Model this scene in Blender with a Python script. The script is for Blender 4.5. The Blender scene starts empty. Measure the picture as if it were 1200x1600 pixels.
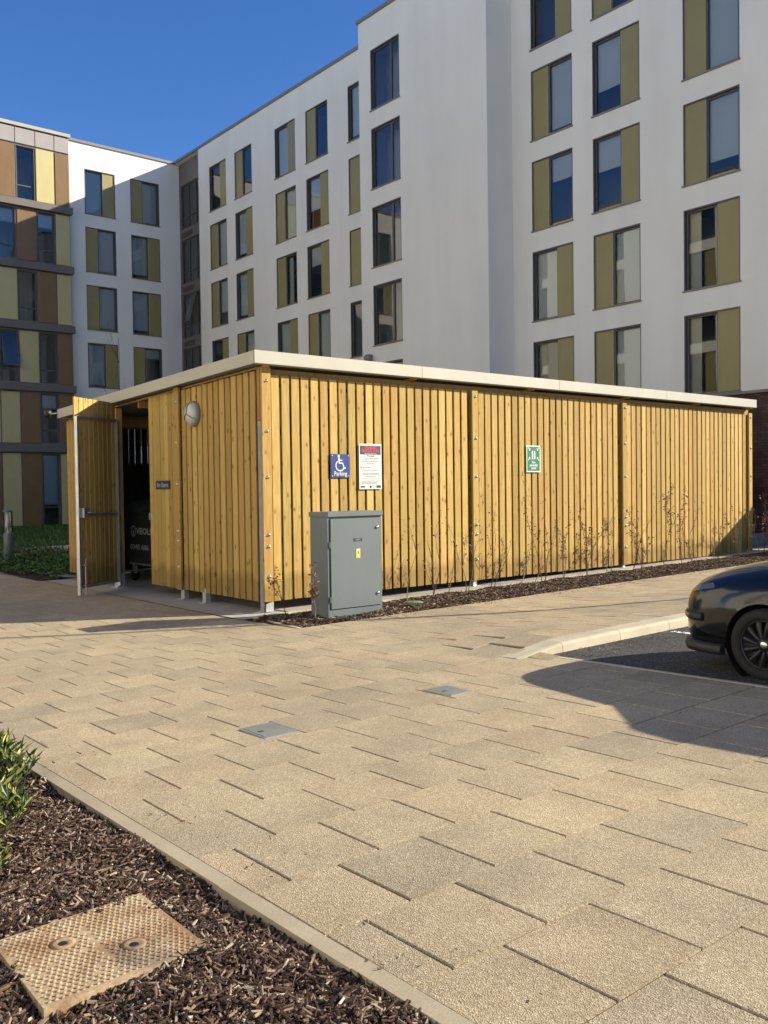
import bpy, math, random
import numpy as np
from mathutils import Vector, Matrix, Euler
R_ = random.Random(7)
scn = bpy.context.scene
COL = scn.collection
# ------------------------------------------------------------------ camera
yaw, pitch, roll = 0.68511162, -0.02485507, -0.01360618
cy, sy, cp, sp, cr, sr = math.cos(yaw), math.sin(yaw), math.cos(pitch), math.sin(pitch), math.cos(roll), math.sin(roll)
fwd = Vector((sy*cp, cy*cp, sp)); right0 = Vector((cy, -sy, 0)); up0 = right0.cross(fwd)
rt = cr*right0 + sr*up0; up = -sr*right0 + cr*up0
cam = bpy.data.cameras.new('camera'); camo = bpy.data.objects.new('camera', cam); COL.objects.link(camo)
cam.sensor_fit = 'VERTICAL'; cam.sensor_height = 36; cam.lens = 1423.04/1600*36
cam.clip_start = .05; cam.clip_end = 900
camo.matrix_world = Matrix(((rt.x, up.x, -fwd.x, 0), (rt.y, up.y, -fwd.y, 0), (rt.z, up.z, -fwd.z, 1.6), (0, 0, 0, 1)))
scn.camera = camo
# ------------------------------------------------------------------ light
SUN = Vector((0.848, -0.545, 0.485)).normalized()
elev = math.asin(SUN.z)
w = bpy.data.worlds.new("World"); scn.world = w; w.use_nodes = True
nt = w.node_tree; bgn = nt.nodes['Background']
sky = nt.nodes.new('ShaderNodeTexSky'); sky.sky_type = 'NISHITA'; sky.sun_disc = False
sky.sun_elevation = elev; sky.sun_rotation = math.atan2(SUN.x, SUN.y)
sky.air_density = 1.0; sky.dust_density = 0.0; sky.ozone_density = 5.0; sky.altitude = 200
hsv = nt.nodes.new('ShaderNodeHueSaturation'); hsv.inputs['Saturation'].default_value = 1.16; hsv.inputs['Hue'].default_value = .511
nt.links.new(sky.outputs[0], hsv.inputs['Color']); nt.links.new(hsv.outputs[0], bgn.inputs[0]); bgn.inputs[1].default_value = 0.09
sl = bpy.data.lights.new('sun', 'SUN'); sl.energy = 5.0; sl.angle = math.radians(.53); sl.color = (1, .90, .705)
so = bpy.data.objects.new('sun', sl); COL.objects.link(so); so.rotation_euler = SUN.to_track_quat('Z', 'Y').to_euler(); so.location = (30, -20, 40)
vs = scn.view_settings; scn.display_settings.display_device = 'sRGB'
vs.view_transform = 'Standard'; vs.look = 'None'; vs.exposure = 1.0; vs.gamma = 1; vs.use_curve_mapping = False

# ------------------------------------------------------------------ materials
def mat(name, col=(.5, .5, .5), rough=.8, metal=0, spec=.5):
    m = bpy.data.materials.new(name); m.use_nodes = True
    b = m.node_tree.nodes['Principled BSDF']
    b.inputs['Base Color'].default_value = (*col, 1); b.inputs['Roughness'].default_value = rough
    b.inputs['Metallic'].default_value = metal; b.inputs['Specular IOR Level'].default_value = spec
    return m
class NT:
    def __init__(s, m): s.t = m.node_tree; s.b = s.t.nodes['Principled BSDF']
    def n(s, ty, **k):
        x = s.t.nodes.new(ty)
        for a, v in k.items():
            if a.startswith('_'): x.inputs[a[1:].replace('_', ' ')].default_value = v
            else: setattr(x, a, v)
        return x
    def l(s, a, b): s.t.links.new(a, b)
    def tc(s, scale=None, rnd=0, which='Object'):
        c = s.n('ShaderNodeTexCoord').outputs[which]
        if rnd:
            oi = s.n('ShaderNodeObjectInfo'); mu = s.n('ShaderNodeMath', operation='MULTIPLY'); s.l(oi.outputs['Random'], mu.inputs[0]); mu.inputs[1].default_value = rnd
            cb = s.n('ShaderNodeCombineXYZ')
            for i in range(3): s.l(mu.outputs[0], cb.inputs[i])
            ad = s.n('ShaderNodeVectorMath', operation='ADD'); s.l(c, ad.inputs[0]); s.l(cb.outputs[0], ad.inputs[1]); c = ad.outputs[0]
        if scale:
            mp = s.n('ShaderNodeMapping'); mp.inputs['Scale'].default_value = scale; s.l(c, mp.inputs[0]); c = mp.outputs[0]
        return c
    def noise(s, v, sc, det=4, ro=.55):
        x = s.n('ShaderNodeTexNoise'); x.inputs['Scale'].default_value = sc; x.inputs['Detail'].default_value = det; x.inputs['Roughness'].default_value = ro
        s.l(v, x.inputs['Vector']); return x.outputs['Fac']
    def ramp(s, f, pts):
        r = s.n('ShaderNodeValToRGB'); e = r.color_ramp.elements
        while len(e) < len(pts): e.new(.5)
        for i, (p, c) in enumerate(pts): e[i].position = p; e[i].color = (*c, 1) if len(c) == 3 else c
        s.l(f, r.inputs[0]); return r.outputs[0]
    def mix(s, f, a, b, mode='MIX'):
        x = s.n('ShaderNodeMix', data_type='RGBA', blend_type=mode)
        for i, v in ((0, f), (6, a), (7, b)):
            if isinstance(v, (int, float)): x.inputs[i].default_value = v
            elif isinstance(v, tuple): x.inputs[i].default_value = (*v, 1)
            else: s.l(v, x.inputs[i])
        return x.outputs[2]
    def bump(s, h, st=.3, d=.01, nrm=None):
        x = s.n('ShaderNodeBump'); x.inputs['Strength'].default_value = st; x.inputs['Distance'].default_value = d; s.l(h, x.inputs['Height'])
        if nrm is not None: s.l(nrm, x.inputs['Normal'])
        return x.outputs[0]
    def col(s, c): s.l(c, s.b.inputs['Base Color'])
    def nrm(s, c): s.l(c, s.b.inputs['Normal'])
    def rgh(s, c): s.l(c, s.b.inputs['Roughness'])
    def rnd(s): return s.n('ShaderNodeObjectInfo').outputs['Random']
g3 = lambda v: (v, v, v)

def mk_render():
    m = mat('white_render', (.7, .7, .7), .9, 0, .2); t = NT(m); c = t.tc()
    a = t.noise(c, .35, 5); b = t.noise(c, 9, 6); st = t.noise(t.tc((1, 1, .12)), 1.3, 5)
    t.col(t.mix(.25, t.ramp(a, [(.3, (.735, .71, .64)), (.7, (.805, .78, .70))]), t.ramp(st, [(.35, (.66, .635, .575)), (.6, (.805, .78, .70))])))
    t.nrm(t.bump(t.noise(c, 220, 3), .25, .004, t.bump(b, .06, .02))); return m
def mk_wood(name, c0, c1, c2, wear=.5):
    m = mat(name, c1, .75, 0, .25); t = NT(m); c = t.tc(None, 37.0)
    mp = t.n('ShaderNodeMapping'); mp.inputs['Scale'].default_value = (1, 1, .06); t.l(c, mp.inputs[0])
    warp = t.noise(c, 2.2, 2)
    wv = t.n('ShaderNodeTexWave', wave_type='RINGS'); 
    ad = t.n('ShaderNodeVectorMath', operation='ADD'); t.l(mp.outputs[0], ad.inputs[0])
    sc = t.n('ShaderNodeVectorMath', operation='SCALE'); t.l(t.noise(mp.outputs[0], 9, 3), sc.inputs[0]); sc.inputs['Scale'].default_value = .12; t.l(sc.outputs[0], ad.inputs[1])
    t.l(ad.outputs[0], wv.inputs[0]); wv.inputs['Scale'].default_value = 16; wv.inputs['Distortion'].default_value = 2.2; wv.inputs['Detail'].default_value = 2
    grain = t.noise(mp.outputs[0], 95, 4)
    base = t.mix(t.ramp(wv.outputs['Fac'], [(.2, g3(0)), (.9, g3(1))]), c0, c1)
    base = t.mix(t.ramp(grain, [(.35, g3(0)), (.75, g3(.55))]), base, c2)
    # knots
    kmp = t.n('ShaderNodeMapping'); kmp.inputs['Scale'].default_value = (7.5, 7.5, 4.2); t.l(c, kmp.inputs[0])
    vo = t.n('ShaderNodeTexVoronoi'); vo.inputs['Scale'].default_value = 1.0; vo.inputs['Randomness'].default_value = 1; t.l(kmp.outputs[0], vo.inputs['Vector'])
    base = t.mix(t.ramp(vo.outputs['Distance'], [(.08, g3(.95)), (.13, g3(.5)), (.22, g3(0))]), base, (.17, .08, .025))
    # blotchy treatment + per board tone
    bl = t.noise(c, 1.6, 4)
    base = t.mix(t.ramp(bl, [(.35, g3(.45)), (.62, g3(0))]), base, (.40, .29, .085))
    base = t.mix(1, base, t.ramp(t.rnd(), [(0, (.74, .71, .60)), (.25, (.95, .86, .80)), (.5, (.90, .92, .82)), (.75, (1.04, .99, .92)), (1, (1.2, 1.2, 1.18))]), 'MULTIPLY')
    sz = t.n('ShaderNodeSeparateXYZ'); t.l(t.tc(), sz.inputs[0]); ad2 = t.n('ShaderNodeMath', operation='MULTIPLY_ADD'); t.l(bl, ad2.inputs[0]); ad2.inputs[1].default_value = -.5; t.l(sz.outputs[2], ad2.inputs[2])
    base = t.mix(1, base, t.ramp(ad2.outputs[0], [(.0, (.66, .64, .62)), (.16, (1, 1, 1))]), 'MULTIPLY')    # splash dirt at the foot of the boards
    t.col(base); t.nrm(t.bump(grain, .35, .003)); return m
def mk_slab(name='slab_buff'):
    m = mat(name, (.4, .33, .24), .9, 0, .25); t = NT(m); c = t.tc(None, 53.0)
    ag = t.n('ShaderNodeTexVoronoi'); ag.inputs['Scale'].default_value = 170; t.l(c, ag.inputs['Vector'])
    fine = t.noise(c, 260, 3); big = t.noise(c, 2.6, 5); world = t.n('ShaderNodeNewGeometry').outputs['Position']; wn = t.noise(world, .55, 5)
    hs = t.n('ShaderNodeRGBToBW'); t.l(ag.outputs['Color'], hs.inputs[0])
    col = t.ramp(hs.outputs[0], [(.15, (.275, .215, .14)), (.42, (.395, .325, .212)), (.68, (.47, .395, .265)), (.9, (.64, .57, .43))])
    col = t.mix(t.ramp(fine, [(.35, g3(.5)), (.6, g3(0))]), col, (.24, .19, .13))
    tone = t.ramp(t.rnd(), [(0, (.88, .885, .89)), (.3, (.97, .955, .94)), (.6, (1.03, 1.015, .99)), (.85, (1.02, .97, .94)), (1, (1.1, 1.07, 1.02))])
    col = t.mix(1, col, tone, 'MULTIPLY')
    col = t.mix(1, col, t.ramp(big, [(.3, g3(.86)), (.7, g3(1.1))]), 'MULTIPLY')
    col = t.mix(1, col, t.ramp(wn, [(.3, (.86, .86, .87)), (.55, (1.0, 1, 1)), (.72, (1.13, 1.12, 1.08))]), 'MULTIPLY')
    t.col(col); t.nrm(t.bump(ag.outputs['Distance'], .7, .004, t.bump(big, .3, .006))); return m
def mk_speck(name, c0, c1, sc=90, rough=.9, bump=.4, big=1.5, bd=.004):
    m = mat(name, c0, rough, 0, .3); t = NT(m); c = t.tc()
    f = t.noise(c, sc, 4, .7); b = t.noise(c, big, 5)
    col = t.mix(t.ramp(f, [(.35, g3(0)), (.65, g3(1))]), c0, c1)
    col = t.mix(1, col, t.ramp(b, [(.3, g3(.84)), (.7, g3(1.12))]), 'MULTIPLY')
    t.col(col); t.nrm(t.bump(f, bump, bd)); return m
def mk_metal(name, col, rough=.4, metal=1., var=.12):
    m = mat(name, col, rough, metal); t = NT(m); c = t.tc()
    n = t.noise(c, 3, 6); n2 = t.noise(c, 30, 3)
    t.col(t.mix(1, col, t.ramp(n, [(.3, g3(1-var)), (.7, g3(1+var))]), 'MULTIPLY'))
    t.rgh(t.ramp(n2, [(.3, g3(rough*.8)), (.7, g3(min(1, rough*1.25)))])); return m
def mk_paint(name, col, rough=.5, var=.06):
    m = mat(name, col, rough); t = NT(m); n = t.noise(t.tc(None, 11.), 1.7, 6); n2 = t.noise(t.tc((1, 1, .2)), 4, 5)
    cc = t.mix(1, col, t.ramp(n, [(.3, g3(1-var)), (.7, g3(1+var))]), 'MULTIPLY')
    t.col(t.mix(1, cc, t.ramp(n2, [(.3, g3(1-var*.7)), (.7, g3(1+var*.7))]), 'MULTIPLY')); return m
def mk_glass(name='window_glass', tint=(.78, .83, .84), ior=1.75):
    m = bpy.data.materials.new(name); m.use_nodes = True; t = m.node_tree; t.nodes.clear()
    o = t.nodes.new('ShaderNodeOutputMaterial'); mx = t.nodes.new('ShaderNodeMixShader'); tr = t.nodes.new('ShaderNodeBsdfTransparent'); gl = t.nodes.new('ShaderNodeBsdfGlossy'); fr = t.nodes.new('ShaderNodeFresnel')
    fr.inputs[0].default_value = ior; tr.inputs[0].default_value = (*tint, 1); gl.inputs['Roughness'].default_value = .01; gl.inputs['Color'].default_value = (.95, .97, 1, 1)
    tc = t.nodes.new('ShaderNodeTexCoord'); no = t.nodes.new('ShaderNodeTexNoise'); no.inputs['Scale'].default_value = .9; no.inputs['Detail'].default_value = 0
    bu = t.nodes.new('ShaderNodeBump'); bu.inputs['Strength'].default_value = .06; bu.inputs['Distance'].default_value = .02
    t.links.new(tc.outputs['Object'], no.inputs[0]); t.links.new(no.outputs[0], bu.inputs['Height']); t.links.new(bu.outputs[0], gl.inputs['Normal'])
    t.links.new(fr.outputs[0], mx.inputs[0]); t.links.new(tr.outputs[0], mx.inputs[1]); t.links.new(gl.outputs[0], mx.inputs[2]); t.links.new(mx.outputs[0], o.inputs[0])
    return m
def mk_brick():
    m = mat('dark_brick', (.08, .05, .045), .9, 0, .2); t = NT(m); c = t.tc()
    sp_ = t.n('ShaderNodeSeparateXYZ'); t.l(c, sp_.inputs[0]); ad = t.n('ShaderNodeMath', operation='ADD'); t.l(sp_.outputs[0], ad.inputs[0]); t.l(sp_.outputs[1], ad.inputs[1])
    cb = t.n('ShaderNodeCombineXYZ'); t.l(ad.outputs[0], cb.inputs[0]); t.l(sp_.outputs[2], cb.inputs[1])
    b = t.n('ShaderNodeTexBrick'); t.l(cb.outputs[0], b.inputs['Vector'])
    b.inputs['Color1'].default_value = (.105, .062, .052, 1); b.inputs['Color2'].default_value = (.06, .042, .04, 1); b.inputs['Mortar'].default_value = (.035, .033, .032, 1)
    b.inputs['Scale'].default_value = 1; b.inputs['Brick Width'].default_value = .235; b.inputs['Row Height'].default_value = .08; b.inputs['Mortar Size'].default_value = .008
    t.col(t.mix(1, b.outputs['Color'], t.ramp(t.noise(c, 2, 5), [(.3, g3(.7)), (.7, g3(1.4))]), 'MULTIPLY')); t.nrm(t.bump(b.outputs['Fac'], -.6, .006)); return m
def mk_rust():
    m = mat('rusty_iron', (.35, .22, .1), .85, 0, .3); t = NT(m); c = t.tc()
    n = t.noise(c, 5, 6); f = t.noise(c, 60, 5, .7); e = t.noise(c, 2.1, 3)
    col = t.ramp(f, [(.3, (.24, .155, .09)), (.5, (.38, .285, .175)), (.72, (.49, .39, .26))])
    col = t.mix(t.ramp(n, [(.45, g3(0)), (.62, g3(.75))]), col, (.22, .12, .055))
    col = t.mix(t.ramp(e, [(.56, g3(0)), (.66, g3(.55))]), col, (.12, .10, .085))
    t.col(col); t.nrm(t.bump(f, .7, .004)); return m
def mk_rand(name, pts, rough=.85, leaf=False, geo=True):
    m = mat(name, (.2, .2, .2), rough, 0, .3); t = NT(m)
    a = t.n('ShaderNodeNewGeometry').outputs['Random Per Island'] if geo else t.rnd()
    col = t.ramp(a, pts); n = t.noise(t.tc((1, 1, 1)), 35, 3)
    t.col(t.mix(1, col, t.ramp(n, [(.3, g3(.75)), (.7, g3(1.25))]), 'MULTIPLY'))
    if leaf:
        t.b.inputs['Transmission Weight'].default_value = 0
        t.b.inputs['Subsurface Weight'].default_value = 0
    return m
def mk_car():
    m = mat('black_car_paint', (.005, .005, .006), .22, 0, .4); m.node_tree.nodes['Principled BSDF'].inputs['Coat Weight'].default_value = .5
    m.node_tree.nodes['Principled BSDF'].inputs['Coat Roughness'].default_value = .04
    t = NT(m); t.rgh(t.ramp(t.noise(t.tc(), 4, 5), [(.3, g3(.10)), (.7, g3(.24))])); return m
def mk_asphalt():
    m = mat('asphalt', (.05, .05, .05), .92, 0, .3); t = NT(m); c = t.tc()
    vo = t.n('ShaderNodeTexVoronoi'); vo.inputs['Scale'].default_value = 75; t.l(c, vo.inputs['Vector'])
    bw = t.n('ShaderNodeRGBToBW'); t.l(vo.outputs['Color'], bw.inputs[0])
    col = t.ramp(bw.outputs[0], [(.2, g3(.028)), (.6, g3(.052)), (.9, g3(.13))])
    t.col(t.mix(1, col, t.ramp(t.noise(c, .9, 5), [(.3, g3(.8)), (.7, g3(1.25))]), 'MULTIPLY')); t.nrm(t.bump(vo.outputs['Distance'], .9, .008)); return m
def mk_soil(name, a, b, sc=14):
    return mk_speck(name, a, b, sc, .95, .9, 1.2, .03)

M = dict(
 render=mk_render(), wood=mk_wood('larch_board', (.43, .285, .088), (.52, .36, .125), (.30, .175, .05)),
 woodd=mk_wood('frame_timber', (.34, .215, .085), (.40, .26, .11), (.22, .12, .04)),
 slab=mk_slab(), grout=mk_speck('joint_sand', (.03, .024, .017), (.06, .048, .035), 60),
 kerb=mk_speck('kerb_concrete', (.42, .37, .265), (.49, .44, .33), 120, .85, .25, 2.5),
 lens2=mat('headlight_lens', (.10, .10, .105), .08, 0, .8), duls=mk_metal('weathered_galvanising', (.27, .28, .28), .6, .3, .25),
 edging=mk_speck('tan_edging', (.35, .295, .20), (.43, .365, .26), 110, .85, .3, 2.),
 conc=mk_speck('apron_concrete', (.34, .31, .27), (.42, .39, .34), 40, .85, .2, 1.1),
 asph=mk_asphalt(), paintw=mk_speck('road_paint', (.62, .62, .58), (.8, .8, .76), 50),
 soil=mk_soil('mulch_soil', (.020, .011, .007), (.055, .032, .02), 30),
 chips=mk_rand('bark_chips', [(0, (.02, .011, .008)), (.35, (.055, .030, .019)), (.62, (.11, .065, .042)), (.8, (.20, .135, .088)), (.93, (.30, .225, .155)), (1, (.42, .36, .27))], .8),
 lawn=mk_speck('lawn_turf', (.02, .065, .012), (.05, .12, .025), 22, .95, .8, .5, .03),
 earth=mk_speck('far_ground', (.26, .22, .16), (.32, .27, .20), 4),
 steel=mk_metal('galvanised_steel', (.52, .54, .55), .42, .85, .15), bolt=mk_metal('zinc_bolt', (.55, .55, .52), .35, 1),
 fascia=mk_paint('fascia_metal', (.40, .37, .295), .42, .05), roofm=mk_paint('roof_sheet', (.28, .28, .27), .6),
 cab=mk_paint('cabinet_grey', (.118, .14, .143), .42, .05), dark=mat('black_plastic', (.012, .012, .013), .5),
 binp=mk_paint('bin_plastic', (.022, .026, .027), .5, .15), whitep=mat('white_print', (.60, .59, .54), .6), greyp=mat('grey_print', (.42, .44, .44), .6), txt=mat('small_print', (.07, .07, .08), .7),
 navy=mk_paint('navy_print', (.02, .018, .06), .5), blue=mk_paint('blue_enamel', (.001, .024, .17), .45, .04), red=mat('red_print', (.62, .03, .06), .5),
 green=mk_paint('green_enamel', (.0, .14, .06), .45, .04), pale=mat('pale_green_print', (.55, .72, .55), .5), yellow=mat('yellow_label', (.75, .52, .05), .5), plaque=mk_paint('plaque_blue', (.015, .03, .06), .4),
 glass=mk_glass(), frame=mk_paint('window_frame', (.085, .078, .075), .45), olive=mk_paint('olive_panel', (.265, .225, .082), .42, .05),
 trim=mk_paint('panel_trim', (.42, .40, .25), .45), coping=mk_paint('coping_metal', (.19, .175, .165), .5), blind=mat('roller_blind', (.55, .58, .60), .85),
 curtain=mat('curtain', (.70, .68, .62), .9), room=mat('room_interior', (.48, .46, .42), .95),
 yel=mk_paint('yellow_panel', (.47, .405, .185), .45, .04), brown=mk_paint('bronze_panel', (.18, .104, .036), .4, .08), greyc=mk_paint('grey_cassette', (.31, .28, .27), .45, .05), band=mk_paint('floor_band', (.135, .115, .10), .5),
 brick=mk_brick(), rust=mk_rust(), lens=mat('lamp_lens', (.48, .49, .46), .25), lampb=mk_paint('lamp_body', (.22, .22, .21), .5),
 leafg=mk_rand('shrub_leaf', [(0, (.025, .05, .012)), (.4, (.055, .09, .02)), (.7, (.15, .17, .035)), (.88, (.32, .31, .09)), (1, (.50, .45, .20))], .45),
 leafd=mk_rand('ground_leaf', [(0, (.015, .045, .01)), (.5, (.04, .10, .015)), (1, (.12, .19, .03))], .6),
 leafb=mk_rand('dry_leaf', [(0, (.10, .04, .02)), (.5, (.20, .085, .035)), (1, (.30, .17, .09))], .7), twig=mk_speck('twig_bark', (.16, .115, .075), (.30, .24, .17), 60), twigd=mk_speck('dark_bark', (.05, .04, .03), (.09, .07, .055), 60),
 car=mk_car(), tyre=mk_speck('tyre_rubber', (.016, .016, .016), (.03, .03, .03), 80, .8), rim=mk_metal('rim_black', (.035, .035, .038), .35, .6), chrome=mk_metal('chrome', (.7, .68, .62), .2, 1, .03),
 carglass=mat('car_glass', (.01, .012, .014), .04, 0, .8), amber=mat('lamp_amber', (.32, .12, .03), .2), bump=mk_paint('black_bumper', (.02, .02, .021), .55), grc=mat('green_plastic', (.10, .22, .12), .6),
 covm=mk_speck('cover_steel', (.14, .155, .14), (.22, .235, .21), 90, .6), grey=mk_speck('grey_wall', (.13, .14, .155), (.18, .19, .20), 30), rear=mk_paint('shade_dark_timber', (.05, .042, .03), .8, .2), tape=mat('clear_tube', (.35, .36, .37), .3),  # rear: the store's inner shade put into the timber colour
)
# ------------------------------------------------------------------ helpers
WO = {}
def tag(o, label=None, cat=None, group=None, kind=None):
    if label: o['label'] = label
    if cat: o['category'] = cat
    if group: o['group'] = group
    if kind: o['kind'] = kind
    return o
def empty(name, loc, label, cat, group=None, rot=0):
    o = bpy.data.objects.new(name, None); COL.objects.link(o); o.location = loc; o.rotation_euler = (0, 0, rot); o.empty_display_size = .2
    WO[o] = Matrix.Translation(Vector(loc)) @ Matrix.Rotation(rot, 4, 'Z')
    return tag(o, label, cat, group)
def put(name, me, parent=None, loc=(0, 0, 0), rot=(0, 0, 0)):
    """object from mesh; loc in parent's space"""
    o = bpy.data.objects.new(name, me); COL.objects.link(o); o.location = loc; o.rotation_euler = rot
    if parent is not None: o.parent = parent
    WO[o] = (WO[parent] if parent is not None else Matrix()) @ Matrix.Translation(Vector(loc)) @ Euler(rot).to_matrix().to_4x4()
    return o
class MB:
    def __init__(s): s.v = []; s.f = []; s.m = []; s.sm = []
    def add(s, vs, fs, mi=0, smooth=False):
        n = len(s.v); s.v += [tuple(v) for v in vs]; s.f += [tuple(n+i for i in f) for f in fs]; s.m += [mi]*len(fs); s.sm += [smooth]*len(fs); return s
    def box(s, x0, x1, y0, y1, z0, z1, mi=0):
        return s.add([(x0, y0, z0), (x1, y0, z0), (x1, y1, z0), (x0, y1, z0), (x0, y0, z1), (x1, y0, z1), (x1, y1, z1), (x0, y1, z1)],
                     [(0, 3, 2, 1), (4, 5, 6, 7), (0, 1, 5, 4), (1, 2, 6, 5), (2, 3, 7, 6), (3, 0, 4, 7)], mi)
    def bbox(s, x0, x1, y0, y1, z0, z1, b=.004, mi=0):
        """box with chamfered edges"""
        vs = []; X = (x0, x1); Y = (y0, y1); Z = (z0, z1); idx = {}
        for i in (0, 1):
            for j in (0, 1):
                for k in (0, 1):
                    sx, sy_, sz = 1-2*i, 1-2*j, 1-2*k
                    for a in range(3):
                        p = [X[i]+sx*b, Y[j]+sy_*b, Z[k]+sz*b]; p[a] = (X[i], Y[j], Z[k])[a]
                        idx[i, j, k, a] = len(vs); vs.append(tuple(p))
        fs = []
        for a in range(3):
            o = [q for q in range(3) if q != a]
            for e in (0, 1):
                q = []
                for (u, v_) in ((0, 0), (1, 0), (1, 1), (0, 1)):
                    t = [0, 0, 0]; t[a] = e; t[o[0]] = u; t[o[1]] = v_; q.append(idx[t[0], t[1], t[2], a])
                fs.append(tuple(q if (e == 1) == (a != 1) else q[::-1]))
        for a in range(3):   # edges along axis a
            o = [q for q in range(3) if q != a]
            for u in (0, 1):
                for v_ in (0, 1):
                    A = [0, 0, 0]; A[o[0]] = u; A[o[1]] = v_; Bq = A[:]; Bq[a] = 1
                    fs.append((idx[(*A, o[0])], idx[(*Bq, o[0])], idx[(*Bq, o[1])], idx[(*A, o[1])]))
        for i in (0, 1):
            for j in (0, 1):
                for k in (0, 1): fs.append(tuple(idx[i, j, k, a] for a in range(3)))
        return s.add(vs, fs, mi)
    def tube(s, pts, rad, n=8, mi=0, caps=True, smooth=True):
        pts = [Vector(p) for p in pts]; rad = rad if isinstance(rad, (list, tuple)) else [rad]*len(pts)
        rings = []; prev = None
        for i, p in enumerate(pts):
            d = (pts[min(i+1, len(pts)-1)]-pts[max(i-1, 0)]).normalized()
            a = d.orthogonal().normalized() if prev is None else (prev - d*prev.dot(d)).normalized()
            prev = a; b = d.cross(a)
            rings.append([p+(a*math.cos(2*math.pi*k/n)+b*math.sin(2*math.pi*k/n))*rad[i] for k in range(n)])
        vs = [v for r in rings for v in r]; fs = []
        for i in range(len(pts)-1):
            for k in range(n): fs.append((i*n+k, i*n+(k+1) % n, (i+1)*n+(k+1) % n, (i+1)*n+k))
        s.add(vs, fs, mi, smooth)
        if caps: s.add(rings[0], [tuple(range(n))[::-1]], mi); s.add(rings[-1], [tuple(range(n))], mi)
        return s
    def lathe(s, prof, c=(0, 0, 0), axis='Z', n=32, mi=0, smooth=True, a0=0, a1=2*math.pi):
        vs = []; full = abs(a1-a0-2*math.pi) < 1e-6; N = n if full else n+1
        for r, h in prof:
            for k in range(N):
                a = a0+(a1-a0)*k/n; x, y = r*math.cos(a), r*math.sin(a)
                p = {'Z': (x, y, h), 'X': (h, x, y), 'Y': (x, h, y)}[axis]; vs.append((p[0]+c[0], p[1]+c[1], p[2]+c[2]))
        fs = []
        for i in range(len(prof)-1):
            for k in range(n):
                k2 = (k+1) % N; fs.append((i*N+k, i*N+k2, (i+1)*N+k2, (i+1)*N+k))
        return s.add(vs, fs, mi, smooth)
    def disc(s, c, r, axis='Y', n=24, mi=0):
        vs = []
        for k in range(n):
            a = 2*math.pi*k/n; x, y = r*math.cos(a), r*math.sin(a); p = {'Z': (x, y, 0), 'X': (0, x, y), 'Y': (x, 0, y)}[axis]; vs.append((p[0]+c[0], p[1]+c[1], p[2]+c[2]))
        return s.add(vs, [tuple(range(n))], mi)
    def mesh(s, name, mats):
        me = bpy.data.meshes.new(name); me.from_pydata(s.v, [], s.f)
        for m in (mats if isinstance(mats, (list, tuple)) else [mats]): me.materials.append(m)
        me.polygons.foreach_set('material_index', s.m); me.polygons.foreach_set('use_smooth', s.sm)
        me.update(); me.validate(); return me
    def build(s, name, mats, parent=None, fix=True):
        """vertices are world coordinates; they are moved into the parent's space"""
        if parent is not None:
            inv = WO[parent].inverted(); s.v = [tuple(inv @ Vector(v)) for v in s.v]
        me = s.mesh(name, mats)
        if fix: fixn(me)
        return put(name, me, parent)
import bmesh
def fixn(me):
    bm = bmesh.new(); bm.from_mesh(me); bmesh.ops.recalc_face_normals(bm, faces=bm.faces); bm.to_mesh(me); bm.free()
def sheet(name, x0, x1, y0, y1, fn, m, step=.5, parent=None):
    nx = max(1, int((x1-x0)/step)); ny = max(1, int((y1-y0)/step)); b = MB(); vs = []
    for j in range(ny+1):
        for i in range(nx+1):
            x = x0+(x1-x0)*i/nx; y = y0+(y1-y0)*j/ny; vs.append((x, y, fn(x, y)))
    b.add(vs, [(j*(nx+1)+i, j*(nx+1)+i+1, (j+1)*(nx+1)+i+1, (j+1)*(nx+1)+i) for j in range(ny) for i in range(nx)])
    o = b.build(name, m, parent, fix=False)
    return o if parent else tag(o, kind='structure')
def text(body, size, parent, m, x, y, z, name='lettering', align='CENTER', axis='Y', ext=.001, sx=1., bold=0.):
    """flat letters facing -Y (axis Y) or -X (axis X) at a world point"""
    cu = bpy.data.curves.new(name, 'FONT'); cu.body = body; cu.size = size; cu.align_x = align; cu.align_y = 'CENTER'; cu.extrude = ext; cu.resolution_u = 2; cu.offset = bold
    t = bpy.data.objects.new('tmp', cu); COL.objects.link(t); dg = bpy.context.evaluated_depsgraph_get(); dg.update()
    me = bpy.data.meshes.new_from_object(t.evaluated_get(dg)); bpy.data.objects.remove(t); bpy.data.curves.remove(cu)
    rot = Euler((math.pi/2, 0, 0 if axis == 'Y' else -math.pi/2)).to_matrix().to_4x4()
    me.transform(Matrix.Translation((x, y, z)) @ rot @ Matrix.Scale(sx, 4, (1, 0, 0)))
    me.transform(WO[parent].inverted()); me.materials.clear(); me.materials.append(m); me.name = name
    return put(name, me, parent)
def sm(t): t = max(0, min(1, t)); return t*t*(3-2*t)
def G(x, y): return .0117*max(-10, min(x, 24))-.0229*max(-6, min(y, 11.5))
def U(x, y):
    f = sm((x-6.4)/1.0); return .09*f*sm((8.6-y)/2.4) if y > 5.9 else 0
def S(x, y): return G(x, y)+U(x, y)
def Gp(p, dz=0): return (p[0], p[1], S(p[0], p[1])+dz)

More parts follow.
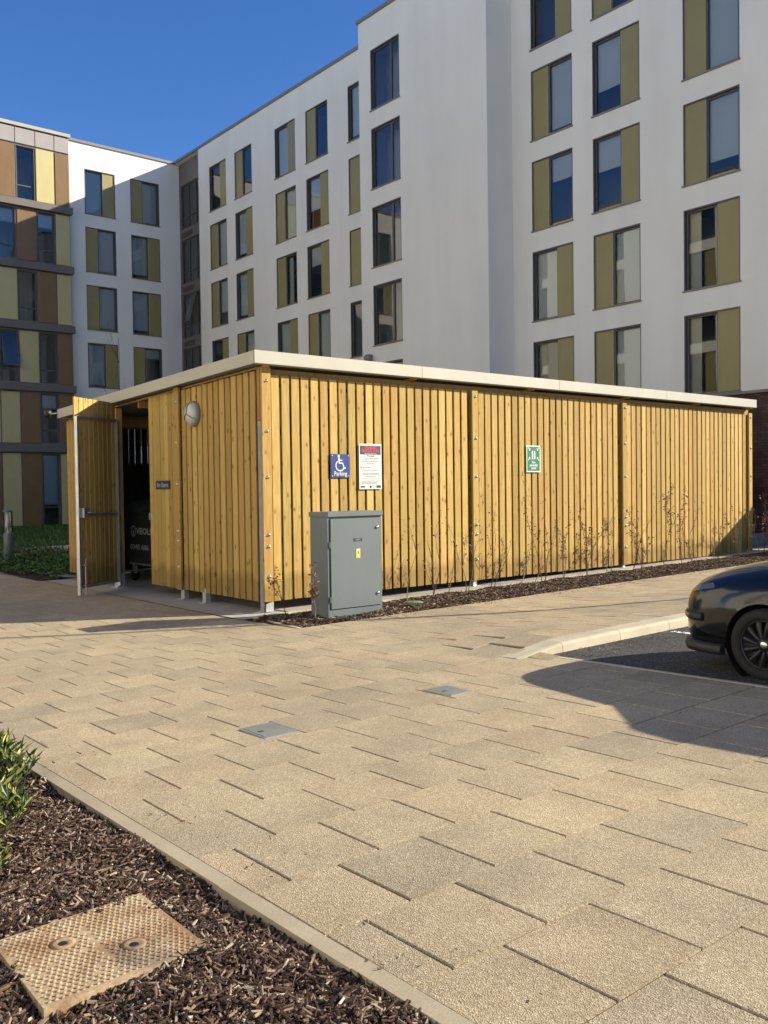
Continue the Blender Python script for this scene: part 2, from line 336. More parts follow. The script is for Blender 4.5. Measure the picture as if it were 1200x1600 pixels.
# ================================================================== GROUND
big = MB(); big.add([(-350, -350, -.62), (350, -350, -.62), (350, 350, -.62), (-350, 350, -.62)], [(0, 1, 2, 3)])
tag(big.build('ground', M['earth'], fix=False), kind='structure')
sheet('pavement_bed', -6, 24, -2, 9.62, lambda x, y: -.3 if (x > 6.86 and y < 5.97) or (x < 1.9 and y < 7.9) else S(x, y)-.0085, M['grout'], .25)
sheet('pavement_bed', -8, 6.43, 9.62, 30, lambda x, y: G(x, y)-.0085, M['grout'], .6)
PX, PY, OX, OY = .4786, .4967, 4.25, 3.218
pav = bpy.data.objects.new('pavement', None); COL.objects.link(pav); WO[pav] = Matrix(); pav['kind'] = 'structure'
cells = []
regs = [(1.914, 6.84, -1.2, 6.2), (1.93, 23.3, 6.2, 9.60), (-6, 1.93, 8.0, 9.60), (-6, 6.40, 9.60, 24)]
for v in range(-9, 44):
    ya, yb = OY+(v-1)*PY, OY+v*PY; off = .5*((v) % 2)
    for u in range(-24, 42):
        xa = OX+(u+off)*PX; xb = xa+PX
        for (a, b, c, d) in regs:
            x0, x1, y0, y1 = max(a, xa), min(b, xb), max(c, ya), min(d, yb)
            if x1-x0 > .03 and y1-y0 > .03: cells.append((x0, x1, y0, y1))
def vis(c):
    x, y = (c[0]+c[1])/2, (c[2]+c[3])/2; a = math.degrees(math.atan2(x, y)); return math.hypot(x, y)+(0 if 14 < a < 64.5 and y > .6 else 50)
cells.sort(key=vis)
scache = {}
def slab_mesh(wx, wy):
    k = (round(wx, 3), round(wy, 3))
    if k not in scache:
        b = MB(); hx, hy = wx/2-.0045, wy/2-.0052; c = .004
        t = [(-hx+c, -hy, 0), (hx-c, -hy, 0), (hx-c, hy, 0), (-hx+c, hy, 0)]
        m_ = [(-hx, -hy, -c), (hx, -hy, -c), (hx, hy, -c), (-hx, hy, -c)]; lo = [(x, y, -.05) for x, y, z in m_]
        b.add(t+m_+lo, [(0, 1, 2, 3)]+[(4+i, 4+(i+1) % 4, (i+1) % 4, i) for i in range(4)]+[(8+i, 8+(i+1) % 4, 4+(i+1) % 4, 4+i) for i in range(4)])
        scache[k] = b.mesh('slab', M['slab'])
    return scache[k]
rest = MB()
for i, (x0, x1, y0, y1) in enumerate(cells):
    cx, cyy = (x0+x1)/2, (y0+y1)/2
    gx = (S(x1, cyy)-S(x0, cyy))/(x1-x0); gy = (S(cx, y1)-S(cx, y0))/(y1-y0)
    z = S(cx, cyy)+R_.uniform(-.0012, .0012)
    rx = math.atan(gy)+R_.gauss(0, .0022); ry = -math.atan(gx)+R_.gauss(0, .0028)
    if i < 299:
        put('slab', slab_mesh(x1-x0, y1-y0), pav, (cx, cyy, z), (rx, ry, 0))
    else:
        E_ = Euler((rx, ry, 0)).to_matrix(); me = slab_mesh(x1-x0, y1-y0); n = len(me.vertices)
        rest.add([tuple(E_ @ v.co+Vector((cx, cyy, z))) for v in me.vertices], [tuple(p.vertices) for p in me.polygons])
tag(rest.build('slab_field', M['slab'], pav, fix=False), kind='stuff')
# asphalt, kerb and edgings
sheet('road', 6.9, 60, -45, 5.98, lambda x, y: G(x, y)-.012, M['asph'], 1.)
b = MB()
for y0 in np.arange(-6, 5.98, .92):
    y1 = min(y0+.915, 6.18); 
    if 6.18-y1 < .05: y1 = 6.18
    zs = [G(6.87, y0)+.003, G(6.87, y1)+.003]
    b = MB(); b.add([(6.845, y0, zs[0]), (6.895, y0, zs[0]), (6.895, y1, zs[1]), (6.845, y1, zs[1]), (6.845, y0, zs[0]-.1), (6.895, y0, zs[0]-.1), (6.895, y1, zs[1]-.1), (6.845, y1, zs[1]-.1)],
      [(0, 1, 2, 3), (0, 4, 5, 1), (1, 5, 6, 2), (2, 6, 7, 3), (3, 7, 4, 0)])
    if y0 == -6: road_edge = b.build('road_edging', M['kerb'], None); tag(road_edge, kind='structure')
    else: b.build('edging_stone', M['kerb'], road_edge)
kerb = bpy.data.objects.new('kerb', None); COL.objects.link(kerb); WO[kerb] = Matrix(); kerb['kind'] = 'structure'
kx = [6.52, 7.17, 8.12]+[8.12+.915*i for i in range(1, 18)]
for a, c in zip(kx[:-1], kx[1:]):
    c2 = c-.006; b = MB(); vs = []
    for x in (a, c2):
        h = .004+.088*sm((x-6.4)/1.0)
        zg = G(x, 5.96); zt = zg+h+.003
        vs += [(x, 5.94, zg-.08), (x, 5.955, zt-.028*(h/.092+.05)), (x, 5.975, zt-.006), (x, 5.995, zt), (x, 6.195, S(x, 6.2)+.003), (x, 6.195, zg-.08)]
    b.add(vs, [(i, i+6, (i+1) % 6+6, (i+1) % 6) for i in range(6)]+[(0, 1, 2, 3, 4, 5), (11, 10, 9, 8, 7, 6)]); b.build('kerb_stone', M['kerb'], kerb)
edg = bpy.data.objects.new('bed_edging', None); COL.objects.link(edg); WO[edg] = Matrix(); edg['kind'] = 'structure'
ys = [-1.2, -.28, .63, 1.55, 2.47, 3.38, 4.3, 5.2, 6.13, 7.05, 7.97]
for y0, y1 in zip(ys[:-1], ys[1:]):
    o_ = R_.uniform(-.004, .004); b = MB(); x0, x1 = 1.845+o_, 1.908+o_
    b.add([(x, y, G(x, y)+.006+(-.006 if e in (0, 3) else 0)-q) for q in (0, .16) for e, (x, y) in enumerate([(x0-.005, y0), (x1, y0), (x1, y1-.006), (x0-.005, y1-.006)])],
          [(0, 1, 2, 3), (4, 7, 6, 5), (0, 4, 5, 1), (1, 5, 6, 2), (2, 6, 7, 3), (3, 7, 4, 0)]); b.build('edging_stone', M['edging'], edg)
# edging of the planting bed beside the shed + slot drain
b = MB()
def strip(b, pts, wd, z, th=.1, mi=0):
    for (p, q) in zip(pts[:-1], pts[1:]):
        p, q = Vector(p), Vector(q); d = (q-p).normalized(); n = Vector((-d.y, d.x))*wd/2
        c = [p-n, q-n, q+n, p+n]; b.add([(v.x, v.y, S(v.x, v.y)+z) for v in c]+[(v.x, v.y, S(v.x, v.y)+z-th) for v in c], [(0, 1, 2, 3), (0, 4, 5, 1), (1, 5, 6, 2), (2, 6, 7, 3), (3, 7, 4, 0)], mi)
strip(b, [(6.44, 9.60), (6.62, 11.0)], .05, .006)
tag(b.build('bed_edge_strip', M['kerb']), kind='structure')
b = MB(); strip(b, [(6.42, y) for y in (9.62, 11, 12.5, 14, 16, 18, 20, 22)], .035, -.004, .02)
tag(b.build('slot_drain', M['dark']), kind='structure')
sheet('apron', 6.44, 7.3, 11.0, 20.0, lambda x, y: G(x, y)-.004, M['conc'], .5)
sheet('shed_floor', 7.3, 21.2, 11.02, 19.4, lambda x, y: G(x, y)+.004, M['conc'], .7)
b = MB(); strip(b, [(x, 10.985) for x in (6.66, 9, 11.4, 14, 17, 20.9)], .11, .02, .1); tag(b.build('plinth_edge', M['kerb']), kind='structure')
# bay marking line on the road
b = MB(); strip(b, [(8.93, 5.85), (8.80, 1.0)], .09, -.007, .002); tag(b.build('bay_line', M['paintw']), kind='structure')
b = MB(); strip(b, [(11.4, 5.85), (11.3, 1.0)], .09, -.007, .002); tag(b.build('bay_line', M['paintw']), kind='structure')
# left lawn, path, soil
sheet('soil_bed', 6.3, 9.2, 19.0, 27.5, lambda x, y: G(x, y)-.012+.04*math.sin(x*3+y), M['soil'], .4)
sheet('path', 3, 23, 27.5, 30.4, lambda x, y: -.13, M['conc'], 2)
sheet('lawn', 2, 23.4, 30.4, 46.3, lambda x, y: -.12+.16*sm((y-31)/14)+.02*math.sin(x*.9+y*.5), M['lawn'], .6)
sheet('court_ground', 7, 23.4, 19.6, 27.5, lambda x, y: -.2, M['grey'], 2)
sheet('court_ground', -40, 6.3, 24.1, 46.3, lambda x, y: -.24, M['lawn'], 3)
sheet('side_ground', 20.9, 23.5, 9.6, 20, lambda x, y: G(x, y)-.01, M['conc'], 1)

# ------------------------------------------------------------------ mulch
NR = np.random.default_rng(5)
def chips(name, region, n, lmin, lmax, zf, inside=None, mats='chips', dense=1):
    x = NR.uniform(region[0], region[1], n); y = NR.uniform(region[2], region[3], n)
    if inside is not None: k = inside(x, y); x, y = x[k], y[k]; n = len(x)
    L = lmin+(lmax-lmin)*NR.random(n)**2.2; W_ = np.minimum(L*NR.uniform(.06, .26, n), .0085)*(1 if lmax < .08 else 1.3); T = W_*NR.uniform(.12, .35, n)+.0008
    a = NR.uniform(0, 2*np.pi, n); tl = NR.normal(0, .30, n); rl = NR.normal(0, .5, n)
    d = np.stack([np.cos(a)*np.cos(tl), np.sin(a)*np.cos(tl), np.sin(tl)], 1)
    sd = np.stack([-np.sin(a)*np.cos(rl), np.cos(a)*np.cos(rl), np.sin(rl)], 1); nn = np.cross(d, sd)
    zc = np.array([zf(p, q) for p, q in zip(x, y)])+NR.uniform(.002, .020, n)
    c = np.stack([x, y, zc], 1)
    q = NR.uniform(.35, 1.0, (n, 4))
    V = []
    for (i, u, v_) in ((0, -1, -1), (1, 1, -1), (2, 1, 1), (3, -1, 1)):
        for tz in (1, 0):
            V.append(c+d*(L/2*u)[:, None]+sd*(W_/2*v_*q[:, i])[:, None]+nn*(T*(tz-.5)*2)[:, None])
    V = np.stack(V, 1).reshape(-1, 3)   # 8 verts: t0,b0,t1,b1,...
    F = np.array([[0, 2, 4, 6], [0, 1, 3, 2], [2, 3, 5, 4], [4, 5, 7, 6], [6, 7, 1, 0]])
    F = (F[None]+8*np.arange(n)[:, None, None]).reshape(-1, 4)
    me = bpy.data.meshes.new(name); me.vertices.add(len(V)); me.vertices.foreach_set('co', V.ravel()); me.loops.add(F.size); me.loops.foreach_set('vertex_index', F.ravel())
    me.polygons.add(len(F)); me.polygons.foreach_set('loop_start', np.arange(0, F.size, 4)); me.polygons.foreach_set('use_smooth', np.zeros(len(F), bool)); me.update(calc_edges=True); me.materials.append(M[mats])
    return put(name, me)
def hump(x, y): return .012*math.sin(x*7.1+y*3.3)+.010*math.sin(y*9.7-x*4.1)+.008*math.sin(x*17+y*13)
def zn(x, y): return G(x, y)-.042+hump(x, y)+.026*sm((1.75-x)/.5)
def zb(x, y): return G(x, y)-.02+.8*hump(x, y)+.03*sm((y-9.65)/.3)*sm((11-y)/.3)
sheet('mulch_soil', -3, 1.84, -1.5, 7.97, lambda x, y: zn(x, y)-.004, M['soil'], .045)
sheet('mulch_soil', 6.46, 21.5, 9.625, 10.93, zb, M['soil'], .09)
inn = lambda x, y: (y > 1.75*x-.35-1.2) & (x > .10*y-.1)
tag(chips('bark_mulch', (.3, 1.84, 1.4, 7.9), 135000, .008, .085, zn, lambda x, y: (x > .27*y-.35) & ~((x > .99) & (x < 1.535) & (y > 2.95) & (y < 3.50))), 'dark shredded bark mulch filling the bed beside the paving in the foreground', 'mulch', kind='stuff')
tag(chips('bark_mulch', (6.5, 21.4, 9.63, 10.95), 50000, .02, .09, zb, lambda x, y: x > 6.47+(y-9.6)*.13), 'brown bark mulch in the narrow bed along the timber store', 'mulch', kind='stuff')
tag(chips('stray_chips', (6.6, 21, 9.25, 9.66), 420, .015, .05, lambda x, y: S(x, y)+.001), 'loose bark chips spilled from the narrow bed onto the slabs', 'bark chips', kind='stuff')
tag(chips('stray_chips', (1.86, 2.3, 1.5, 6.4), 60, .01, .035, lambda x, y: S(x, y)+.004), 'few bark chips lying on the concrete edging of the foreground bed', 'bark chips', kind='stuff')
tag(chips('road_litter', (6.95, 9.5, 5.5, 5.93), 260, .008, .04, lambda x, y: G(x, y)-.006), 'leaf and chip litter lying on the asphalt against the kerb', 'litter', kind='stuff')
tag(chips('leaf_litter', (2, 18, 2, 18), 170, .006, .020, lambda x, y: S(x, y)+.003, lambda x, y: (x < 6.3) | ((y > 6.4) & (y < 9.5))), 'dark leaf crumbs scattered over the buff slabs', 'litter', kind='stuff')

# ================================================================== BUILDINGS
wcache = {}
def window_parts(w_, h_, kind, blind, open_=0):
    """local: x to the right, -y outward, z up, outer wall plane at y=0"""
    k = (round(w_, 2), round(h_, 2), kind, blind, open_)
    if k in wcache: return wcache[k]
    F = MB(); P = []; t = .05
    def fr(x0, x1, z0, z1, y0=.09, y1=.15, t=.05, m=F):
        m.box(x0, x0+t, y0, y1, z0, z1); m.box(x1-t, x1, y0, y1, z0, z1); m.box(x0+t, x1-t, y0+.002, y1-.002, z1-t, z1); m.box(x0+t, x1-t, y0+.002, y1-.002, z0, z0+t)
    # slim outer surround lining the reveal
    F.box(0, .035, .004, .16, 0, h_); F.box(w_-.035, w_, .004, .16, 0, h_); F.box(.035, w_-.035, .006, .158, h_-.045, h_)
    Sx = MB().box(-.03, w_+.03, -.05, .16, -.045, -.002).add([], []); P.append(('sill', Sx.mesh('sill', M['coping']), None))
    pw = .40*w_; glass = []
    if kind == 'P':
        glass = []; px = [(.035, w_-.035)]
    elif kind == 'L': px = [(.035, pw)]; glass = [(pw+.005, w_-.04)]
    elif kind == 'R': px = [(w_-pw, w_-.035)]; glass = [(.04, w_-pw-.005)]
    elif kind == 'G': px = []; glass = [(.04, w_-.04)]
    elif kind == 'D': px = []; glass = [(.04, .66*w_), (.66*w_, w_-.04)]
    elif kind == 'T': px = []; glass = [(.04, w_-.04)]
    for a, c in px:
        q = MB(); q.bbox(a+.012, c-.012, .05, .09, .02, h_-.06, .006); P.append(('panel', q.mesh('panel', M['olive']), None))
        q = MB(); 
        q.box(a, a+.012, .045, .10, .0, h_-.045); q.box(c-.012, c, .045, .10, .0, h_-.045); q.box(a+.012, c-.012, .047, .098, h_-.06, h_-.046); P.append(('panel_trim', q.mesh('panel_trim', M['trim']), None))
    for gi, (a, c) in enumerate(glass):
        fr(a, c, .0, h_-.045)
        q = MB()
        if kind == 'T':
            zt = .26*h_; F.box(a+.05, c-.05, .092, .148, zt-.03, zt+.03)
            q.add([(a+.05, .125, .05), (c-.05, .125, .05), (c-.05, .125, zt-.03), (a+.05, .125, zt-.03)], [(0, 1, 2, 3)])
            P.append(('pane', q.mesh('pane', M['glass']), None)); q = MB(); z0, z1 = zt+.03, h_-.095
            if open_:
                q.add([(a+.07, 0, z0-z1+.03), (c-.07, 0, z0-z1+.03), (c-.07, 0, -.02), (a+.07, 0, -.02)], [(0, 1, 2, 3)], 0)
                for (xa, xb, za, zb_) in ((a+.02, a+.07, z0-z1, 0), (c-.07, c-.02, z0-z1, 0), (a+.07, c-.07, z0-z1, z0-z1+.05), (a+.07, c-.07, -.05, 0)): q.box(xa, xb, -.02, .03, za, zb_, 1)
                P.append(('casement', q.mesh('casement', [M['glass'], M['frame']]), ((0, .085, z1), (-math.radians(14), 0, 0)))); continue
        else: z0, z1 = .05, h_-.095
        q.add([(a+.05, .125, z0), (c-.05, .125, z0), (c-.05, .125, z1), (a+.05, .125, z1)], [(0, 1, 2, 3)])
        P.append(('pane', q.mesh('pane', M['glass']), None))
        if blind > 0:
            q = MB(); zb0 = z1-(z1-z0)*blind; q.box(a+.04, c-.04, .20, .206, zb0, z1+.03); q.box(a+.04, c-.04, .192, .214, zb0-.03, zb0)
            P.append(('blind', q.mesh('blind', M['blind']), None))
        elif blind < 0 and gi == 0:
            q = MB(); n = 9; cw = (c-a)*.34; vs = []
            for i in range(n*2+1):
                x = a+.03+cw*i/(2*n); vs += [(x, .26+.025*(i % 2), z0-.03), (x, .26+.025*(i % 2), z1+.03)]
            q.add(vs, [(2*i, 2*i+2, 2*i+3, 2*i+1) for i in range(2*n)]); P.append(('curtain', q.mesh('curtain', M['curtain']), None))
    wcache[k] = (F.mesh('window', M['frame']), P); return wcache[k]
def add_window(parent, u, z, w_, h_, kind, blind=0, open_=0):
    me, P = window_parts(w_, h_, kind, blind, open_)
    o = put('window', me, parent, (u, 0, z))
    for n, m_, tr in P:
        if tr: put(n, m_, o, tr[0], tr[1])
        else: put(n, m_, o)
    return o
def facade(b, u0, u1, z0, z1, holes, mi=0, depth=.16, y=0, room=2.2):
    us = sorted({u0, u1, *[h[0] for h in holes], *[h[0]+h[2] for h in holes]}); zs = sorted({z0, z1, *[h[1] for h in holes], *[h[1]+h[3] for h in holes]})
    us = [q for q in us if u0 <= q <= u1]; zs = [q for q in zs if z0 <= q <= z1]
    def inhole(u, z): return any(h[0] < u < h[0]+h[2] and h[1] < z < h[1]+h[3] for h in holes)
    for i in range(len(us)-1):
        for j in range(len(zs)-1):
            if not inhole((us[i]+us[i+1])/2, (zs[j]+zs[j+1])/2):
                b.add([(us[i], y, zs[j]), (us[i+1], y, zs[j]), (us[i+1], y, zs[j+1]), (us[i], y, zs[j+1])], [(0, 1, 2, 3)], mi)
    for (u, z, w_, h_) in holes:
        for (p, q, mm) in (((y, y+depth), 0, mi),):
            a, c = p; r = [(u, z), (u+w_, z), (u+w_, z+h_), (u, z+h_)]
            for k in range(4):
                (ua, za), (ub, zb_) = r[k], r[(k+1) % 4]; b.add([(ua, a, za), (ua, c, za), (ub, c, zb_), (ub, a, zb_)], [(0, 1, 2, 3)], mm)
        # room lining
        e = .25; a, c = y+depth, y+room; r0 = [(u, z), (u+w_, z), (u+w_, z+h_), (u, z+h_)]; r1 = [(u-e, z-e), (u+w_+e, z-e), (u+w_+e, z+h_+e*.6), (u-e, z+h_+e*.6)]
        for k in range(4):
            k2 = (k+1) % 4
            b.add([(r0[k][0], a, r0[k][1]), (r1[k][0], a+.01, r1[k][1]), (r1[k2][0], a+.01, r1[k2][1]), (r0[k2][0], a, r0[k2][1])], [(0, 1, 2, 3)], 1)
            b.add([(r1[k][0], a+.01, r1[k][1]), (r1[k][0], c, r1[k][1]), (r1[k2][0], c, r1[k2][1]), (r1[k2][0], a+.01, r1[k2][1])], [(0, 1, 2, 3)], 1)
        b.add([(p[0], c, p[1]) for p in r1], [(0, 1, 2, 3)], 1)
ROWS = [16.22, 13.21, 10.20, 7.19, 4.18]; WH = 2.31; RZ = 19.80
# --- long white wing: local frame u = -Y, origin (23.5, 0, 0), rot -90
wing = empty('apartment_wing', (23.5, 0, 0), 'long white rendered apartment wing with olive panel windows behind the timber store', 'building', rot=-math.pi/2)
def cols(spec, parent, b=None):
    holes = []
    for (ua, ub, rows) in spec:
        for r, (k, bl) in zip(ROWS, rows):
            holes.append((ua, r, ub-ua, WH)); add_window(parent, ua, r, ub-ua, WH, k, bl)
    return holes
def loc_mesh(b, name, mats, parent, y=0):
    me = b.mesh(name, mats); return put(name, me, parent, (0, y, 0))
A = [(-42.82, -41.1, [('R', 0), ('L', .96), ('L', .7), ('R', 0), ('L', .9)]),
     (-40.22, -38.58, [('L', 0), ('R', .9), ('R', .92), ('L', .5), ('R', 0)]),
     (-36.5, -34.79, [('R', .95), ('L', .96), ('L', -1), ('R', .9), ('L', 0)]),
     (-33.95, -32.27, [('L', 0), ('R', .6), ('R', .35), ('L', .95), ('R', 0)]),
     (-30.81, -29.97, [('G', .9), ('P', 0), ('P', 0), ('G', 0), ('G', 0)])]
D = [(-20.67, -18.94, [('R', 0), ('L', .93), ('L', .33), ('R', .97), ('R', -1)]),
     (-18.14, -16.4, [('L', 0), ('R', .66), ('R', .42), ('L', .97), ('L', .97)]),
     (-14.94, -13.2, [('R', .95), ('L', .95), ('L', .78), ('R', -1), ('R', -1)])]
holes = cols(A, wing); b = MB(); facade(b, -44.0, -28.47, 4.16, RZ, holes); 
holes = cols(D, wing); facade(b, -21.54, -10.6, 4.16, RZ, holes)
b.box(-46.79, -10.6, 2.6, 13, -.6, RZ-.02, 0)           # body behind the rooms
b.add([(-10.6, 0, 4.16), (-10.6, 2.6, 4.16), (-10.6, 2.6, RZ), (-10.6, 0, RZ)], [(0, 1, 2, 3)]); b.add([(-44.0, 0, 4.16), (-44.0, .30, 4.16), (-44.0, .30, RZ), (-44.0, 0, RZ)], [(0, 1, 2, 3)])
b.add([(-46.8, 0, RZ-.01), (-10.6, 0, RZ-.01), (-10.6, 2.62, RZ-.01), (-46.8, 2.62, RZ-.01)], [(0, 1, 2, 3)])
b.add([(-46.8, 0, 4.15), (-10.6, 0, 4.15), (-10.6, 2.62, 4.15), (-46.8, 2.62, 4.15)], [(0, 3, 2, 1)])
loc_mesh(b, 'wall', [M['render'], M['room']], wing)
# projecting bay
bay = MB(); hb = []
BY = -1.22
holesB = [(-27.74, r, 1.72, WH) for r in ROWS]
facade(bay, -28.47, -21.54, 4.16, RZ, holesB, room=1.0)
bay.add([(-21.54, 0, 4.16), (-21.54, -BY+.0, 4.16), (-21.54, -BY, RZ), (-21.54, 0, RZ)], [(0, 1, 2, 3)]); bay.add([(-28.47, 0, 4.16), (-28.47, -BY, 4.16), (-28.47, -BY, RZ), (-28.47, 0, RZ)], [(0, 1, 2, 3)])
bay.add([(-28.47, 0, RZ-.01), (-21.54, 0, RZ-.01), (-21.54, -BY, RZ-.01), (-28.47, -BY, RZ-.01)], [(0, 1, 2, 3)])
bayo = loc_mesh(bay, 'projecting_wall', [M['render'], M['room']], wing, BY)
for r in ROWS:
    me, P = window_parts(1.72, WH, 'D', 0); o = put('window', me, wing, (-27.74, BY, r))
    for n, m_, tr in P: put(n, m_, o)
# brick ground floor
b = MB(); b.box(-28.5, -10.55, .06, 2.5, -.6, 4.14); b.box(-28.47+.03, -21.57, BY+.06, .05, -.6, 4.14); b.box(-44, -28.5, .06, 2.5, -.6, 4.14)
loc_mesh(b, 'brick_base', M['brick'], wing)
b = MB(); b.box(-28.49, -10.57, -.03, .05, 4.08, 4.157); b.box(-28.5, -21.51, BY-.03, BY+.05, 4.08, 4.157); loc_mesh(b, 'base_trim', M['coping'], wing)
# coping
b = MB()
b.box(-46.9, -28.50, -.07, .35, RZ, RZ+.13); b.box(-28.54, -21.47, BY-.07, .35, RZ+.001, RZ+.131); b.box(-21.46, -10.5, -.07, .35, RZ, RZ+.13); loc_mesh(b, 'coping', M['coping'], wing)
# glazed stair strip in the corner
b = MB(); hs = [(-46.62, r-.05, 2.5, WH+.1) for r in ROWS]; facade(b, -46.79, -44.0, -.5, RZ, hs, room=1.6); loc_mesh(b, 'stair_cladding', [M['band'], M['room']], wing, .28)
for r in ROWS:
    b = MB()
    for x in (-46.62, -45.82, -44.95, -44.17): b.box(x, x+.05, .0, .08, 0, WH+.1)
    for z in (0, .62, WH+.05): b.box(-46.57, -44.17, .004, .076, z, z+.05)
    o = loc_mesh(b, 'stair_window', M['frame'], wing, .34); o.location.z = r-.05
    for xa, xc in ((-46.57, -45.82), (-45.77, -44.95), (-44.90, -44.17)):
        for za, zc in ((.05, .62), (.67, WH+.05)):
            if r == 10.2 and xa == -45.77 and za > .5:
                q = MB(); q.add([(xa, 0, za-zc), (xc, 0, za-zc), (xc, 0, 0), (xa, 0, 0)], [(0, 1, 2, 3)])
                for (p0, p1, p2, p3) in ((xa, xa+.05, za-zc, 0), (xc-.05, xc, za-zc, 0), (xa+.05, xc-.05, za-zc, za-zc+.05)): q.box(p0, p1, -.02, .02, p2, p3, 1)
                put('casement', q.mesh('casement', [M['glass'], M['frame']]), o, (0, -.03, zc), (-.28, 0, 0)); continue
            q = MB(); q.add([(xa, .04, za), (xc, .04, za), (xc, .04, zc), (xa, .04, zc)], [(0, 1, 2, 3)]); put('pane', q.mesh('pane', M['glass']), o)
    b = MB()
    for i in range(5): b.box(-46.5, -45.3, .24, .27, r-.52+i*.06, r-.49+i*.06)
    loc_mesh(b, 'louvre', M['frame'], wing)
# camera dome on the bay
b = MB(); b.lathe([(0, -.16), (.10, -.14), (.15, -.05), (.16, .03), (.1, .12), (0, .14)], (-27.9, -1.42, 6.72), 'Z', 14); b.box(-27.96, -27.84, -1.4, -1.22, 6.78, 6.86); loc_mesh(b, 'bulkhead_lamp', M['lampb'], wing)

# --- left white wing (faces -Y) at Y=46.8
lw = empty('corner_wing', (0, 46.8, 0), 'white rendered wing with two window columns, its top strip in sunlight', 'building')
spec = [(18.38, 20.04, [('R', .97), ('L', .95), ('L', .95), ('R', .95), ('L', 0)]), (20.9, 22.56, [('L', .95), ('R', .9), ('R', .9), ('L', .2), ('R', 0)])]
holes = cols(spec, lw); b = MB(); facade(b, 17.5, 23.9, -.5, RZ, holes); b.box(17.5, 23.75, 2.5, 13, -.6, RZ-.02); b.add([(17.5, 0, RZ-.01), (23.75, 0, RZ-.01), (23.75, 2.5, RZ-.01), (17.5, 2.5, RZ-.01)], [(0, 1, 2, 3)])
loc_mesh(b, 'wall', [M['render'], M['room']], lw); b = MB(); b.box(17.5, 23.75, -.07, .35, RZ, RZ+.13); loc_mesh(b, 'coping', M['coping'], lw)

# --- coloured cassette block (faces -Y) at Y=46.3
cb = empty('panelled_block', (0, 46.35, 0), 'apartment block clad in bronze and yellow panels with dark floor bands', 'building')
cx = [17.42, 16.66, 15.71, 14.73, 13.80]
cx += [12.86, 11.92]
zr = [(16.18, 18.86), (13.18, 15.77), (10.17, 12.74), (7.13, 9.74), (4.12, 6.70), (-.05, 3.66)]
pat = ['BYTB', 'YTBT', 'YBTY', 'BTYT', 'BTBY', 'YTBY']   # from the right edge going left (first four seen in the photograph)
b = MB(); holes = []
back = MB()
for ri, (z0, z1) in enumerate(zr):
    for ci in range(len(cx)-1):
        x1, x0 = cx[ci], cx[ci+1]; k = pat[ri][ci] if ci < 4 else 'YBTB'[(ci+ri) % 4]
        if k == 'T':
            holes.append((x0+.03, z0+.03, x1-x0-.06, z1-z0-.06)); op = (ri, ci) in ((2, 1), (3, 3)) or (ri > 2 and ci > 5 and (ri+ci) % 3 == 0)
            add_window(cb, x0+.03, z0+.03, x1-x0-.06, z1-z0-.06, 'T', (.35 if ri in (1, 4) else (.95 if ri == 5 else 0)), 1 if op else 0)
        else:
            q = MB(); q.bbox(x0+.03, x1-.03, -.03, .06, z0+.03, z1-.03, .012)
            loc_mesh(q, 'panel', M['yel'] if k == 'Y' else M['brown'], cb)
for ci in range(len(cx)-1):
    q = MB(); q.bbox(cx[ci+1]+.015, cx[ci]-.015, -.04, .05, 18.90, 19.66, .01); loc_mesh(q, 'cap_panel', M['greyc'], cb)
facade(b, cx[-1], 17.42, -.6, 19.7, holes, y=.02); b.box(cx[-1], 17.42, 2.6, 12, -.6, 19.7); b.add([(cx[-1], .02, 19.69), (17.42, .02, 19.69), (17.42, 2.7, 19.69), (cx[-1], 2.7, 19.69)], [(0, 1, 2, 3)]); b.add([(17.42, .02, -.6), (17.42, .5, -.6), (17.42, .5, 19.7), (17.42, .02, 19.7)], [(0, 1, 2, 3)])
loc_mesh(b, 'wall', [M['band'], M['room']], cb)
for (za, zc) in ((15.80, 16.15), (12.77, 13.15), (9.77, 10.14), (6.73, 7.10), (3.69, 4.09)):
    q = MB(); q.bbox(cx[-1], 17.5, -.22, .03, za, zc, .015); loc_mesh(q, 'floor_band', M['band'], cb)
q = MB(); q.box(cx[-1], 17.48, -.12, .4, 19.72, 19.88); loc_mesh(q, 'coping', M['fascia'], cb)

# --- white wings outside the frame that close the courtyard: the windows mirror them and they throw sunlight back
def plain_block(name, loc, rot, u0, u1, lab, step=3.2):
    e = empty(name, loc, lab, 'building', rot=rot); holes = []
    for u in np.arange(u0+1.2, u1-2.5, step):
        for i, r in enumerate(ROWS):
            add_window(e, u, r, 1.72, WH, 'LR'[(i+int(u)) % 2], .96 if (i+int(u)) % 4 else .6); holes.append((u, r, 1.72, WH))
    b = MB(); facade(b, u0, u1, -.5, RZ, holes); b.box(u0, u1, 2.5, 12, -.6, RZ)
    for u in (u0, u1): b.add([(u, 0, -.5), (u, 2.5, -.5), (u, 2.5, RZ), (u, 0, RZ)], [(0, 1, 2, 3)])
    b.add([(u0, 0, RZ-.01), (u1, 0, RZ-.01), (u1, 2.5, RZ-.01), (u0, 2.5, RZ-.01)], [(0, 1, 2, 3)])
    loc_mesh(b, 'wall', [M['render'], M['room']], e); b = MB(); b.box(u0-.05, u1+.05, -.07, .4, RZ+.001, RZ+.13); loc_mesh(b, 'coping', M['coping'], e)
plain_block('courtyard_wing', (-2.0, 0, 0), math.pi/2, 28, 46.2, 'white rendered wing closing the courtyard on its far left side')
plain_block('back_wing', (0, 46.8, 0), 0, -2, 11.9, 'white rendered wing continuing left of the panelled block')
plain_block('bounce_wing', (-17.0, 0, 0), math.pi/2, -26, 26, 'unseen white wing added across the courtyard to bounce sunlight', 4.1)  # unseen, added to throw warm fill onto the shaded facades
